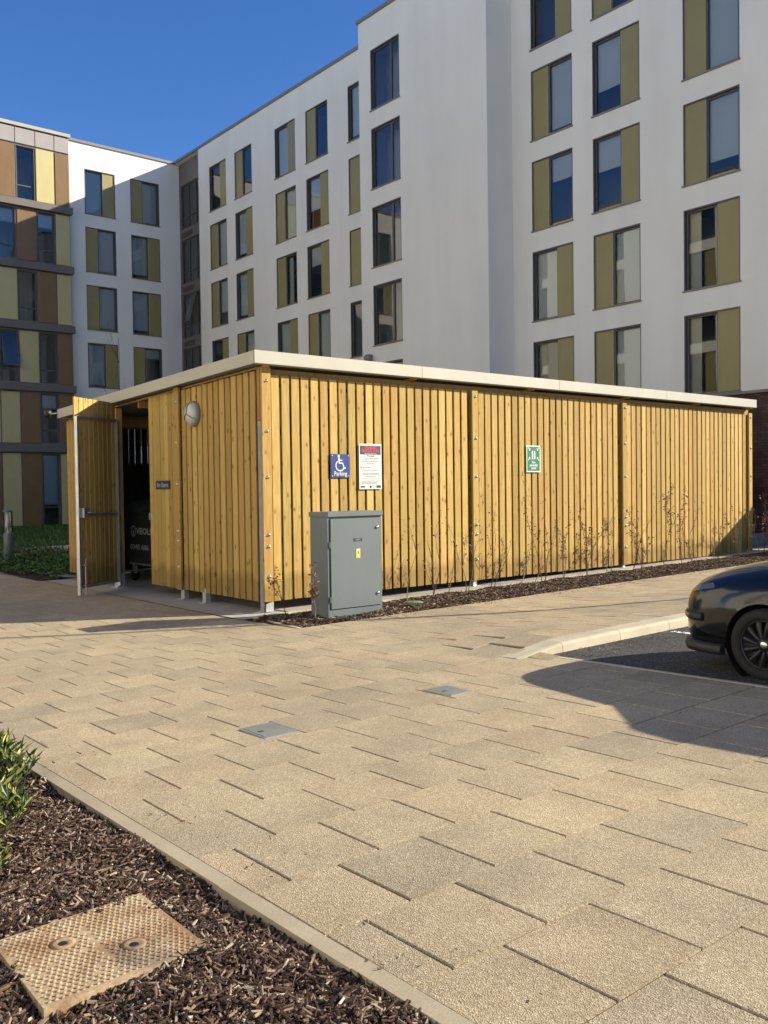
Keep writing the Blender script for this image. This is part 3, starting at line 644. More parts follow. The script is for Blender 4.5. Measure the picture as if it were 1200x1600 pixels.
# --- low brick wall off frame to the right, throws the slanting shade on the store
b = MB(); b.box(23.5, 24.3, 1.5, 9.64, -.6, 2.66); tag(b.build('brick_wall', M['brick']), 'dark brick garden wall continuing from the end of the white wing', 'wall')
b = MB(); b.bbox(21.2, 23.45, 12.0, 12.2, -.2, .33, .01); tag(b.build('low_wall', M['grey']), 'low grey wall between the timber store end and the brick base', 'wall')

# ================================================================== BIN STORE
st = empty('bin_store', (7.0, 11.4, -.17), 'flat roofed timber slatted bin store with pale metal roof edge', 'bin store')
def roofz(y): return 3.602-(y-11.2)*.0309      # top of fascia
bcache = {}
def board(parent, x, y, z0, z1, wd, th, axis, m='wood', name='board', label=None):
    """axis Y: faces -Y ; axis X: faces -X.  x,y = centre of board in world"""
    k = (round(z1-z0, 2), wd, th, axis, m)
    if k not in bcache:
        q = MB(); h = k[0]
        if axis == 'Y': q.bbox(-wd/2, wd/2, -th/2, th/2, 0, h, .003)
        else: q.bbox(-th/2, th/2, -wd/2, wd/2, 0, h, .003)
        me = q.mesh('board', M[m]); fixn(me); bcache[k] = me
    p = WO[parent].inverted() @ Vector((x, y, z0))
    o = put(name, bcache[k], parent, p, (R_.gauss(0, .0006), R_.gauss(0, .0006), R_.gauss(0, .006)))
    if label: o['label'] = label
    return o
# front: cover boards and infill boards
covers = [(7.078, .155), (11.35, .14), (15.66, .14), (20.62, .14)]
bays = [(7.18, 11.22, 23), (11.45, 15.50, 23), (15.77, 20.50, 27)]
for i, (x, wd) in enumerate(covers):
    c = board(st, x, 11.355, -.02, 3.30 if i else 3.40, wd, .045, 'Y', name='cover_board')
    for z in (3.2, 2.47, 1.8, .96, .79, .35):
        q = MB(); q.lathe([(0, -.028), (.011, -.026), (.0125, -.02), (.0125, -.006), (.026, -.005), (.027, 0), (0, 0)], (x+.01, 11.331, z), 'Y', 10); q.build('bolt', M['bolt'], c)
for a, c, n in bays:
    p = (c-a)/n
    for i in range(n):
        board(st, a+p*(i+.5), 11.395+R_.uniform(-.002, .002), -.02+R_.uniform(-.004, .004), 3.30, round(p-.040, 3), .024, 'Y')
# left side boards
p = (13.84-11.475)/13
for i in range(13): board(st, 7.0, 11.475+p*(i+.5), -.02, round(roofz(11.62+p*i)-.235, 2), round(p-.040, 3), .026, 'X')
cl = board(st, 6.965, 13.94, -.03, 3.34, .17, .04, 'X', name='cover_board')
for z in (3.1, 2.42, 1.73, .95, .79, .35):
    q = MB(); q.lathe([(0, -.026), (.014, -.024), (.016, -.005), (.028, -.004), (.028, 0), (0, 0)], (6.945, 13.93, z), 'X', 10); q.build('bolt', M['bolt'], cl)
p = (19.05-16.72)/15
for i in range(15): board(st, 7.0, 16.72+p*(i+.5), -.05, round(roofz(16.8+p*i)-.24, 2), round(p-.012, 3), .028, 'X')
# back wall + right end
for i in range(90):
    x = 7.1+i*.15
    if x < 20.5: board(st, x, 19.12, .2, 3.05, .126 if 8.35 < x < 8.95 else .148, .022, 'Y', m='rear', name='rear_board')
q = MB(); q.box(7.05, 20.5, 19.15, 19.17, -.1, 2.25); q.build('slit_blocker', M['rear'], st)  # dark panel added to block light through the lower slits
for i in range(43): board(st, 20.66, 11.55+i*.175, -.02, 3.08, .143, .028, 'X', name='end_board')
# timber posts, plates, galvanised feet
b = MB()
b.bbox(7.04, 7.16, 11.415, 11.53, .05, 3.38, .004)
b.build('corner_post', M['woodd'], st)
q = MB(); q.bbox(6.999, 7.037, 11.382, 11.46, 2.63, 3.40, .004); q.build('beam_end', M['woodd'], st)
for x in (11.35, 15.66, 20.56): q = MB(); q.bbox(x-.06, x+.06, 11.415, 11.53, .02, 3.36, .004); q.build('post', M['woodd'], st)
q = MB(); q.box(7.17, 20.5, 11.475, 11.48, -.02, 3.17); q.build('lining', M['rear'], st)  # dark sheet added behind the board gaps, standing in for shade inside
q = MB(); q.bbox(7.16, 20.66, 11.418, 11.50, 3.18, 3.385, .004); q.build('wall_plate', M['woodd'], st)
for z in (.35, .88, 1.8, 2.5): q = MB(); q.bbox(7.16, 20.5, 11.425, 11.465, z-.035, z+.035, .003); q.build('rail', M['rear'], st)  # rails coloured dark like the shade behind the gaps
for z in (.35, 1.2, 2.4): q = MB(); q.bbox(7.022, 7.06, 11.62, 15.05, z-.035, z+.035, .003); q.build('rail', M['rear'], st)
q = MB(); q.bbox(7.04, 20.6, 19.0, 19.09, 3.0, 3.14, .004); q.build('wall_plate', M['woodd'], st)
q = MB(); q.bbox(7.3, 20.5, 17.75, 17.85, 2.93, 3.12, .004); q.build('roof_beam', M['woodd'], st)
for y in (13.2, 15.6, 18.0): 
    q = MB(); q.bbox(7.05, 20.6, y, y+.06, roofz(y)-.33, roofz(y)-.20, .004); q.build('rafter', M['woodd'], st)
for x in (7.06, 9.9, 12.8, 15.7, 18.3, 20.55): 
    q = MB(); q.add([(x-.03, 11.25, 3.39), (x+.03, 11.25, 3.39), (x+.03, 19.05, 3.15), (x-.03, 19.05, 3.15), (x-.03, 11.25, 3.42), (x+.03, 11.25, 3.42), (x+.03, 19.05, 3.175), (x-.03, 19.05, 3.175)], [(0, 3, 2, 1), (4, 5, 6, 7), (0, 1, 5, 4), (1, 2, 6, 5), (2, 3, 7, 6), (3, 0, 4, 7)]); q.build('joist', M['woodd'], st)
q = MB(); q.bbox(7.003, 7.033, 11.382, 11.462, -.19, 2.62, .004); q.build('steel_post', M['duls'], st)
q = MB(); q.add([(7.04, 11.36, -.17), (7.17, 11.36, -.17), (7.17, 11.36, .02), (7.04, 11.36, -.06), (7.04, 11.42, -.17), (7.17, 11.42, -.17), (7.17, 11.42, .02), (7.04, 11.42, -.06)], [(0, 1, 2, 3), (7, 6, 5, 4), (0, 4, 5, 1), (1, 5, 6, 2), (2, 6, 7, 3), (3, 7, 4, 0)]); q.build('steel_foot', M['steel'], st)
for x in (11.35, 15.66, 20.6):
    q = MB(); zg = G(x, 11.4); q.box(x-.05, x+.03, 11.37, 11.47, zg, -.021); q.box(x-.09, x+.09, 11.32, 11.5, zg+.004, zg+.016); q.build('steel_foot', M['steel'], st)
for y in (13.15, 13.9):
    q = MB(); q.box(6.99, 7.07, y-.06, y+.06, -.2, .05); q.box(6.93, 7.12, y-.1, y+.1, -.192, -.176); q.build('steel_foot', M['steel'], st)
# closed leaf of the gate (boards y 14.04 .. 15.08)
leafc = put('closed_gate', MB().bbox(7.03-7, 7.07-7, 14.06-11.4, 15.06-11.4, 1.15+.17, 1.22+.17, .003).mesh('closed_gate', M['steel']), st)
for i in range(7): board(leafc, 7.0, 14.045+.148*(i+.5), -.02, 3.28, .138, .026, 'X')
q = MB(); q.box(7.02, 7.07, 14.05, 14.09, -.02, 3.2); q.box(7.02, 7.07, 15.02, 15.06, -.02, 3.2); q.build('gate_frame', M['steel'], leafc)
q = MB(); q.bbox(6.97, 7.08, 15.01, 15.11, 1.12, 1.24, .004); q.build('lock_keep', M['steel'], leafc)
# hinge post
q = MB(); q.bbox(7.0, 7.12, 16.52, 16.66, -.05, 3.2, .004); q.build('gate_post', M['woodd'], st)
q = MB(); q.box(6.96, 7.01, 16.46, 16.54, -.19, 3.0); q.box(6.9, 7.1, 16.38, 16.68, -.188, -.172); q.box(6.95, 7.08, 16.45, 16.62, -.17, .08); q.build('steel_post', M['steel'], st)
for z in (.55, 2.3): q = MB(); q.box(6.93, 7.0, 16.42, 16.56, z-.04, z+.04); q.build('hinge', M['steel'], st)
# open gate leaf: hinge (7,16.45) to free edge (5.93,15.70)
ang = math.atan2(15.70-16.45, 5.93-7.0)
gate = bpy.data.objects.new('open_gate', MB().bbox(0, 1.3, -.022, .022, 1.36, 1.41, .003).mesh('open_gate', M['steel'])); COL.objects.link(gate); gate.parent = st
gate.location = (0-.02, 16.43-11.4, 0); gate.rotation_euler = (0, 0, ang); WO[gate] = WO[st] @ Matrix.Translation(gate.location) @ Matrix.Rotation(ang, 4, 'Z')
# in leaf space x runs hinge->free; camera side is +y (rotated)
for (a, c, z0, z1, nm) in ((0, .045, .03, 3.12, 'gate_stile'), (1.255, 1.31, -.01, 3.12, 'gate_stile')):
    q = MB(); q.bbox(a, c, -.03, .03, z0, z1, .003); put(nm, q.mesh(nm, M['steel']), gate)
for z in (3.09, .1): q = MB(); q.bbox(.045, 1.255, -.022, .022, z, z+.045, .003); put('gate_rail', q.mesh('gate_rail', M['steel']), gate)
def camside():
    p0 = WO[gate] @ Vector((.6, .05, 1)); p1 = WO[gate] @ Vector((.6, -.05, 1)); c = Vector((0, 0, 1.6)); return 1 if (p0-c).length < (p1-c).length else -1
sd = camside()
for i in range(9):
    q = MB(); wdt = 1.31/9; q.bbox(i*wdt+.003, (i+1)*wdt-.012, -.012, .012, 0, 3.33, .003); me = q.mesh('board', M['wood']); put('board', me, gate, (0, -sd*.045, .13))
q = MB(); q.bbox(1.10, 1.24, .02*sd-.02, .02*sd+.05*sd+.02, 1.34, 1.52, .006); put('lock_box', q.mesh('lock_box', M['steel']), gate)
q = MB(); q.tube([(1.13, .06*sd, 1.43), (1.13, .12*sd, 1.43), (1.0, .12*sd, 1.43)], .011, 8); put('handle', q.mesh('handle', M['steel']), gate)
q = MB(); q.tube([(1.19, .06*sd, -.015), (1.19, .06*sd, .60), (1.15, .06*sd, .62)], .010, 8)
for z in (.15, .5): q.box(1.16, 1.22, .02*sd-.02, .06*sd+.012*sd, z, z+.02)
put('drop_bolt', q.mesh('drop_bolt', M['steel']), gate)
# roof
q = MB()
def rq(x0, x1, y0, y1, dz0, dz1):
    q.add([(x0, y0, roofz(y0)+dz0), (x1, y0, roofz(y0)+dz0), (x1, y1, roofz(y1)+dz0), (x0, y1, roofz(y1)+dz0), (x0, y0, roofz(y0)+dz1), (x1, y0, roofz(y0)+dz1), (x1, y1, roofz(y1)+dz1), (x0, y1, roofz(y1)+dz1)],
          [(0, 3, 2, 1), (4, 5, 6, 7), (0, 1, 5, 4), (1, 2, 6, 5), (2, 3, 7, 6), (3, 0, 4, 7)])
rq(6.84, 20.63, 11.22, 19.06, -.16, -.02); q.build('roof', M['roofm'], st)
sx_ = [6.812, 10.0, 13.45, 16.95, 20.65]
for a, c in zip(sx_[:-1], sx_[1:]):
    q = MB(); q.bbox(a+.002, c-.002, 11.195, 11.217, 3.423, 3.604, .002); q.box(a+.002, c-.002, 11.199, 11.26, 3.6042, 3.609); q.build('fascia', M['fascia'], st)
sy_ = [11.2, 14.2, 17.2, 19.1]
for a, c in zip(sy_[:-1], sy_[1:]):
    for xx in (6.812, 20.632):
        q = MB(); rq(xx, xx+.018, a+.022 if a == 11.2 else a+.002, c-.002, -.182, .002); q.build('fascia', M['fascia'], st)
q = MB(); q.box(6.812, 20.65, 19.08, 19.1, 3.17, 3.36); q.build('fascia', M['fascia'], st)
# light strips left visible on the underside front: soffit
q = MB(); rq(6.83, 20.64, 11.218, 11.30, -.182, -.162); q.build('soffit', M['fascia'], st)

# bulkhead lamp
lamp = empty('bulkhead_lamp', (6.98, 13.36, 2.86), 'round grey bulkhead light with three guard bars on the store side wall', 'wall light')
q = MB(); q.lathe([(0, 0), (.205, 0), (.21, -.02), (.20, -.06), (.185, -.075), (.17, -.07)], (6.985, 13.36, 2.86), 'X', 36); q.build('body', M['lampb'], lamp)
q = MB(); q.lathe([(.172, -.06), (.165, -.085), (.13, -.115), (.07, -.135), (0, -.14)], (6.985, 13.36, 2.86), 'X', 36); q.build('lens', M['lens'], lamp)
q = MB()
for a in (90, 210, 330):
    d = (math.cos(math.radians(a)), math.sin(math.radians(a))); q.tube([(6.985-h, 13.36+r*d[0], 2.86+r*d[1]) for r, h in ((.19, .075), (.15, .115), (.08, .142), (0, .15))], .008, 6)
q.build('guard', M['lampb'], lamp)
# plaque
pl = empty('door_plaque', (6.95, 14.53, 1.73), 'small dark blue name plaque screwed to the slatted side wall', 'plaque')
q = MB(); q.bbox(6.965, 6.982, 14.27, 14.79, 1.655, 1.80, .003); q.build('plate', M['plaque'], pl)
text('Bin Store', .115, pl, M['greyp'], 6.963, 14.53, 1.725, axis='X')

# ------------------------------------------------------------------ signs
Y0 = 11.372
def flat(b, pts, y, mi=0): b.add([(p[0], y, p[1]) for p in pts], [tuple(range(len(pts)))], mi)
def stroke(b, pts, wd, y, mi=0):
    for (p, q_) in zip(pts[:-1], pts[1:]):
        p, q_ = Vector(p), Vector(q_); d = (q_-p).normalized(); n = Vector((-d.y, d.x))*wd/2; p2, q2 = p-d*wd*.25, q_+d*wd*.25
        flat(b, [p2-n, q2-n, q2+n, p2+n], y, mi); y -= .00006
s1 = empty('parking_sign', (8.43, Y0, 1.97), 'blue sign with white wheelchair symbol and the word Parking', 'sign')
q = MB(); q.bbox(8.235, 8.605, 11.355, 11.362, 1.79, 2.155, .002); q.build('plate', M['blue'], s1)
q = MB(); ccx, ccz = 8.40, 2.005; y = 11.3535
q.disc((ccx-.012, y, ccz+.125), .019, 'Y', 14)
stroke(q, [(ccx-.010, ccz+.10), (ccx-.004, ccz+.015)], .028, y-.0002)
stroke(q, [(ccx-.006, ccz+.055), (ccx+.055, ccz+.055)], .017, y-.0004)
stroke(q, [(ccx-.004, ccz+.012), (ccx+.062, ccz+.010), (ccx+.092, ccz-.072), (ccx+.118, ccz-.062)], .019, y-.0006)
stroke(q, [(ccx+.012+.080*math.cos(math.radians(a)), ccz-.028+.080*math.sin(math.radians(a))) for a in range(128, 352, 14)], .018, y-.0008)
q.build('wheelchair_symbol', M['whitep'], s1)
text('Parking', .098, s1, M['whitep'], 8.42, 11.353, 1.850, sx=.86, bold=.0012)
for x in (8.262, 8.578):
    for z in (1.815, 2.13): q = MB(); q.lathe([(0, -.005), (.010, -.003), (.011, 0), (0, 0)], (x, 11.355, z), 'Y', 10); q.build('screw', M['whitep'], s1)
s2 = empty('parking_notice', (9.02, Y0, 1.96), 'white disabled parking notice with navy header and red lettering', 'sign')
q = MB(); q.bbox(8.785, 9.245, 11.355, 11.362, 1.605, 2.325, .002); q.build('plate', M['whitep'], s2)
q = MB(); flat(q, [(8.805, 2.155), (9.225, 2.155), (9.225, 2.295), (8.805, 2.295)], 11.3536); q.build('header', M['navy'], s2)
text('DISABLED', .057, s2, M['red'], 9.015, 11.3525, 2.265, sx=.95, bold=.0016); text('PARKING ONLY', .057, s2, M['red'], 9.015, 11.3525, 2.213, sx=.86, bold=.0016); text('Blue badge holders only', .030, s2, M['whitep'], 9.015, 11.3525, 2.173, sx=.8)
text('Terms apply', .030, s2, M['dark'], 9.015, 11.353, 2.135)
q = MB()
for i, (z, a, c) in enumerate([(2.10, 8.85, 9.19), (2.075, 8.86, 9.17), (2.05, 8.84, 9.19), (2.02, 8.94, 9.09), (1.995, 8.81, 9.22), (1.955, 8.86, 9.02), (1.905, 8.85, 9.18), (1.86, 8.85, 9.19), (1.84, 8.86, 9.20), (1.81, 8.92, 9.12), (1.775, 8.81, 9.22), (1.74, 8.83, 9.2), (1.72, 8.83, 9.18), (1.70, 8.83, 9.15)]):
    x = a; solid = z in (1.995, 1.775)
    while x < c:
        w_ = c-a if solid else R_.uniform(.012, .04); flat(q, [(x, z-.004 if solid else z-.008), (min(c, x+w_), z-.004 if solid else z-.008), (min(c, x+w_), z), (x, z)], 11.3535); x += w_+.007
q.build('small_print', M['txt'], s2)
q = MB(); flat(q, [(8.81, 1.945), (8.84, 1.945), (8.84, 1.962), (8.81, 1.962)], 11.3534); flat(q, [(8.81, 1.632), (8.895, 1.632), (8.895, 1.658), (8.81, 1.658)], 11.3534); flat(q, [(8.99, 1.625), (9.03, 1.625), (9.035, 1.665), (8.995, 1.66)], 11.3534); flat(q, [(9.13, 1.627), (9.22, 1.627), (9.22, 1.667), (9.13, 1.667)], 11.3534)
q.build('logos', M['navy'], s2)
s3 = empty('assembly_sign', (12.88, Y0, 2.13), 'green fire assembly point sign with pale border on the slatted front', 'sign')
q = MB(); q.bbox(12.69, 13.08, 11.355, 11.361, 1.88, 2.375, .002); q.build('plate', M['pale'], s3)
q = MB(); flat(q, [(12.712, 1.905), (13.058, 1.905), (13.058, 2.355), (12.712, 2.355)], 11.3538); q.build('field', M['green'], s3)
q = MB(); y = 11.3528; X = 12.885
for dx in (-.026, .026):
    q.disc((X+dx, y, 2.262), .017, 'Y', 10); stroke(q, [(X+dx*1.2, 2.24), (X+dx*1.2, 2.175), (X+dx*1.1, 2.13)], .034, y-.0001)
for sx1, sz1 in ((-1, 1), (1, 1), (-1, -1), (1, -1)):
    cx_, cz_ = X+sx1*.118, 2.222+sz1*.088
    stroke(q, [(cx_+sx1*.028, cz_+sz1*.028), (cx_-sx1*.012, cz_-sz1*.012)], .018, y-.0003)
    flat(q, [(cx_-sx1*.028, cz_-sz1*.028), (cx_-sx1*.028, cz_+sz1*.022), (cx_+sx1*.022, cz_-sz1*.028)], y-.0006)
q.build('people_and_arrows', M['whitep'], s3)
for i, tt in enumerate(('Fire', 'assembly', 'point')): text(tt, .062, s3, M['whitep'], X, 11.3528, 2.062-i*.052, bold=.002)

# ------------------------------------------------------------------ cabinet
cab = empty('utility_cabinet', (7.6, 10.13, -.11), 'grey steel electrical cabinet standing in the bark bed before the store', 'cabinet')
x0, x1, y0, y1 = 7.125, 8.065, 9.93, 10.335
q = MB(); q.bbox(x0, x1, y0, y1, -.2, 1.25, .006); q.build('body', M['cab'], cab)
q = MB(); q.bbox(x0-.012, x1+.012, y0-.03, y1+.012, 1.235, 1.305, .008); q.build('lid', M['cab'], cab)
q = MB(); q.bbox(x0+.045, x1-.045, y0-.018, y0+.002, -.01, 1.21, .004); q.build('door', M['cab'], cab)
q = MB(); q.box(x0+.035, x1-.035, y0-.002, y0+.004, -.02, -.012); q.box(x0+.035, x0+.043, y0-.002, y0+.004, -.012, 1.22); q.box(x1-.043, x1-.035, y0-.002, y0+.004, -.012, 1.22); q.box(x0+.035, x1-.035, y0-.002, y0+.004, 1.212, 1.22); q.build('door_seal', M['dark'], cab)
for z in (1.08, .16): q = MB(); q.lathe([(0, -.022), (.018, -.022), (.022, -.008), (.024, 0), (0, 0)], (x1-.095, y0-.018, z), 'Y', 16); q.build('lock', M['chrome'], cab)
for z in (.86, .12): q = MB(); q.tube([(x0+.03, y0-.012, z-.04), (x0+.03, y0-.012, z+.04)], .012, 8); q.build('hinge', M['cab'], cab)
q = MB(); q.bbox(7.555, 7.70, y0-.022, y0-.018, .895, .935, .001); q.build('name_plate', M['dark'], cab)
text('LUCY', .034, cab, M['greyp'], 7.627, y0-.0235, .915)
q = MB(); q.bbox(7.595, 7.665, y0-.0215, y0-.018, .665, .79, .001); q.build('warning_label', M['yellow'], cab)
q = MB(); flat(q, [(7.598, .765), (7.662, .765), (7.662, .787), (7.598, .787)], y0-.0225, 1); flat(q, [(7.617, .735), (7.643, .735), (7.630, .762)], y0-.0225, 0); stroke(q, [(7.633, .755), (7.625, .735), (7.637, .735), (7.628, .712)], .006, y0-.023, 0); q.build('warning_symbol', [M['dark'], M['whitep']], cab)
q = MB(); q.tube([(x0-.002, 10.25, .02), (x0-.03, 10.25, .03), (x0-.03, 10.25, .10), (x0-.002, 10.25, .11)], .006, 6); q.build('eyelet', M['steel'], cab)
# ------------------------------------------------------------------ wheeled bin inside
bn = empty('waste_bin', (8.15, 16.9, -.17), 'large dark grey four wheeled waste bin inside the open store', 'waste bin')
q = MB(); fx = 7.58
def ring(z, xa, xc, ya, yc): return [(xa, ya, z), (xc, ya, z), (xc, yc, z), (xa, yc, z)]
rr = ring(.13, fx+.12, 8.55, 16.40, 17.55)+ring(.32, fx+.06, 8.6, 16.32, 17.62)+ring(1.20, fx, 8.66, 16.22, 17.72)+ring(1.205, fx-.04, 8.70, 16.18, 17.76)+ring(1.25, fx-.04, 8.70, 16.18, 17.76)
q.add(rr, [(3, 2, 1, 0)]+[(4*j+i, 4*j+(i+1) % 4, 4*j+4+(i+1) % 4, 4*j+4+i) for j in range(4) for i in range(4)]+[(16, 17, 18, 19)]); q.build('body', M['binp'], bn)
q = MB(); n = 10; vs = []
for i in range(n+1):
    a = i/n; x = fx-.05+1.16*a; z = 1.26+.20*math.sin(math.pi*min(1, a*1.02))**.6
    vs += [(x, 16.19, z), (x, 17.75, z)]
q.add(vs, [(2*i, 2*i+1, 2*i+3, 2*i+2) for i in range(n)]); q.add([vs[2*i] for i in range(n+1)], [tuple(range(n+1))]); q.add([vs[2*i+1] for i in range(n+1)], [tuple(range(n+1))]); q.box(fx-.075, fx-.04, 16.5, 17.45, 1.235, 1.30); q.build('lid', M['binp'], bn)
q = MB(); q.tube([(fx+.0, 16.35, .20), (fx+.0, 17.35, .20)], .016, 8); q.build('brake_bar', M['steel'], bn)
for y in (16.42, 17.42):
    for x in (7.72, 8.5):
        q = MB(); q.lathe([(0, -.03), (.085, -.03), (.10, -.02), (.10, .02), (.085, .03), (0, .03)], (x, y, -.07), 'Y', 18); q.build('wheel', M['dark'], bn); q = MB(); q.box(x-.03, x+.03, y-.045, y+.045, -.02, .16); q.build('caster_fork', M['steel'], bn)
q = MB(); q.lathe([(.085, 0), (.085, -.002), (.11, -.002), (.11, 0)], (fx+.01, 17.17, .84), 'X', 28, smooth=False); q.disc((fx+.007, 17.17, .825), .03, 'X', 14); q.box(fx+.006, fx+.009, 17.157, 17.183, .76, .83); q.build('logo', M['greyp'], bn)
text('VEOLIA', .17, bn, M['greyp'], fx+.004, 17.03, .84, align='LEFT', axis='X', sx=1.5, bold=.004); text('0345 606', .14, bn, M['greyp'], fx+.022, 17.36, .52, align='LEFT', axis='X', sx=1.6, bold=.003)

# ------------------------------------------------------------------ chamber covers
cv = empty('chamber_cover', (1.27, 3.24, -.06), 'rusty square iron chamber cover lying tilted in the bark mulch', 'chamber cover')
P4 = [Vector((.955, 2.915, -.040)), Vector((1.555, 2.95, -.046)), Vector((1.565, 3.55, -.060)), Vector((.965, 3.50, -.052))]
def bil(u, v_, dz=0): p = P4[0]*(1-u)*(1-v_)+P4[1]*u*(1-v_)+P4[2]*u*v_+P4[3]*(1-u)*v_; return (p.x, p.y, p.z+dz)
q = MB(); q.add([bil(u, v_) for u, v_ in ((0, 0), (1, 0), (1, 1), (0, 1))]+[bil(u, v_, -.06) for u, v_ in ((0, 0), (1, 0), (1, 1), (0, 1))], [(0, 1, 2, 3), (0, 4, 5, 1), (1, 5, 6, 2), (2, 6, 7, 3), (3, 7, 4, 0)]); q.build('plate', M['rust'], cv)
q = MB(); NN = 24
keys = [(.33, .66), (.66, .33)]
for i in range(NN):
    for j in range(NN):
        u = (i+.5+.5*(j % 2))/NN*.94+.02; v_ = (j+.5)/NN*.96+.02
        if u > .985 or any((u-a)**2+(v_-c)**2 < .0075 for a, c in keys): continue
        if (abs(u-.5) < .012 and .3 < v_ < .8) or R_.random() < .05: continue
        k_ = R_.uniform(.8, 1.12); du, dv = .0135*k_, .010*k_; u += R_.gauss(0, .0015); v_ += R_.gauss(0, .0015); a_ = R_.uniform(-.2, .2)
        rim = [bil(u+du*math.cos(t), v_+dv*math.sin(t), .0003) for t in np.arange(0, 6.2, math.pi/3)]; top = [bil(u+du*.55*math.cos(t), v_+dv*.55*math.sin(t), .0058) for t in np.arange(0, 6.2, math.pi/3)]
        q.add(rim+top, [(k, (k+1) % 6, 6+(k+1) % 6, 6+k) for k in range(6)]+[tuple(range(6, 12))], 0, True)
tag(q.build('studs', M['rust'], cv), kind='stuff')
for a, c in keys:
    p = Vector(bil(a, c, 0)); q = MB(); q.lathe([(.045, 0), (.046, .003), (.030, .004), (.018, .001)], p, 'Z', 20); q.build('key_ring', M['rust'], cv); q = MB(); q.disc((p.x, p.y, p.z+.0012), .017, 'Z', 7); q.build('keyhole', M['dark'], cv)
for (xa, xc, ya, yc, lab) in ((3.245, 3.53, 5.275, 5.625, 'small grey metal cover set in the slabs, nearer of the two'), (4.99, 5.235, 5.285, 5.61, 'small grey metal cover set in the slabs, nearer the parked car')):
    z = G((xa+xc)/2, (ya+yc)/2); e = empty('access_cover', ((xa+xc)/2, (ya+yc)/2, z), lab, 'cover', 'small metal covers in the paving')
    q = MB(); q.bbox(xa+.018, xc-.018, ya+.018, yc-.018, z-.01, z+.0075, .002); q.build('lid', M['covm'], e); q = MB()
    for bx in ((xa, xa+.014, ya, yc), (xc-.014, xc, ya, yc), (xa+.014, xc-.014, ya, ya+.014), (xa+.014, xc-.014, yc-.014, yc)): q.box(*bx, z-.01, z+.006)
    q.build('frame', M['steel'], e)
    q = MB(); q.box(xa+.05, xa+.09, (ya+yc)/2-.012, (ya+yc)/2+.012, z+.004, z+.009); q.build('keyhole', M['dark'], e)
q = MB(); z = zb(8.96, 10.3)+.03; q.lathe([(0, .0), (.13, .0), (.15, -.012), (.15, -.05)], (8.96, 10.3, z), 'Z', 24); tag(q.build('round_cover', M['grc']), 'small round green plastic cover in the bark right of the cabinet', 'cover')

# ------------------------------------------------------------------ bollard light
bl_ = empty('bollard_light', (6.93, 22.95, -.19), 'grey bollard light with clear head at the far left of the paving', 'bollard light')
q = MB(); q.lathe([(0, 0), (.11, 0), (.11, .82), (.10, .84), (0, .84)], (6.93, 22.95, -.19), 'Z', 24); q.build('post', M['cab'], bl_)
q = MB(); q.lathe([(.028, .84), (.028, .98), (.075, 1.0), (.02, 1.30), (0, 1.31)], (6.93, 22.95, -.19), 'Z', 20); q.build('reflector', M['lens'], bl_)
gl2 = mk_glass('clear_head', (.85, .87, .87), 1.45)
q = MB(); q.lathe([(.108, .84), (.108, 1.36)], (6.93, 22.95, -.19), 'Z', 24); q.build('head', gl2, bl_)
q = MB(); q.lathe([(0, 1.36), (.112, 1.36), (.112, 1.40), (0, 1.41)], (6.93, 22.95, -.19), 'Z', 24); q.build('cap', M['cab'], bl_)

# ------------------------------------------------------------------ street lamp off frame (its pole throws the thin shadow)
lp = empty('street_lamp', (16.2, 3.86, .05), 'tall slim street lamp beside the parking bays', 'street lamp')
q = MB(); q.tube([(16.2, 3.86, -.1), (16.2, 3.86, 1.2), (16.2, 3.86, 8.2)], [.085, .07, .045], 12); q.build('pole', M['steel'], lp)
q = MB(); q.bbox(16.1, 16.3, 3.2, 3.96, 8.15, 8.25, .02); q.build('head', M['cab'], lp)

# ================================================================== PLANTS
def branch(b, p, d, L, r, depth, out, rng, seg=4, wob=.16):
    pts = [Vector(p)]; d = Vector(d).normalized()
    for i in range(seg):
        d = (d+Vector((rng.gauss(0, wob), rng.gauss(0, wob), rng.gauss(.05, wob*.5)))).normalized(); pts.append(pts[-1]+d*L/seg)
    b.tube(pts, [r*(1-.75*i/seg) for i in range(seg+1)], 5 if r > .004 else 4, caps=False)
    out += [(q, d) for q in pts[1:]]
    if depth:
        for i in range(rng.randint(1, 3)):
            k = rng.randint(1, seg); a = rng.uniform(0, 6.28); s_ = Vector((math.cos(a), math.sin(a), rng.uniform(.8, 1.6)))
            branch(b, pts[k], (d*.7+s_*.65), L*rng.uniform(.35, .6), r*.55, depth-1, out, rng, 3, wob)
def leaf(b, p, d, L, W_, rng, mi=0):
    d = Vector(d).normalized(); s_ = d.cross(Vector((rng.gauss(0, 1), rng.gauss(0, 1), rng.gauss(0, 1)))).normalized(); n = s_.cross(d)
    p = Vector(p); b.add([p, p+d*L*.45+s_*W_/2+n*L*.06, p+d*L, p+d*L*.45-s_*W_/2+n*L*.06], [(0, 1, 2), (0, 2, 3)], mi)
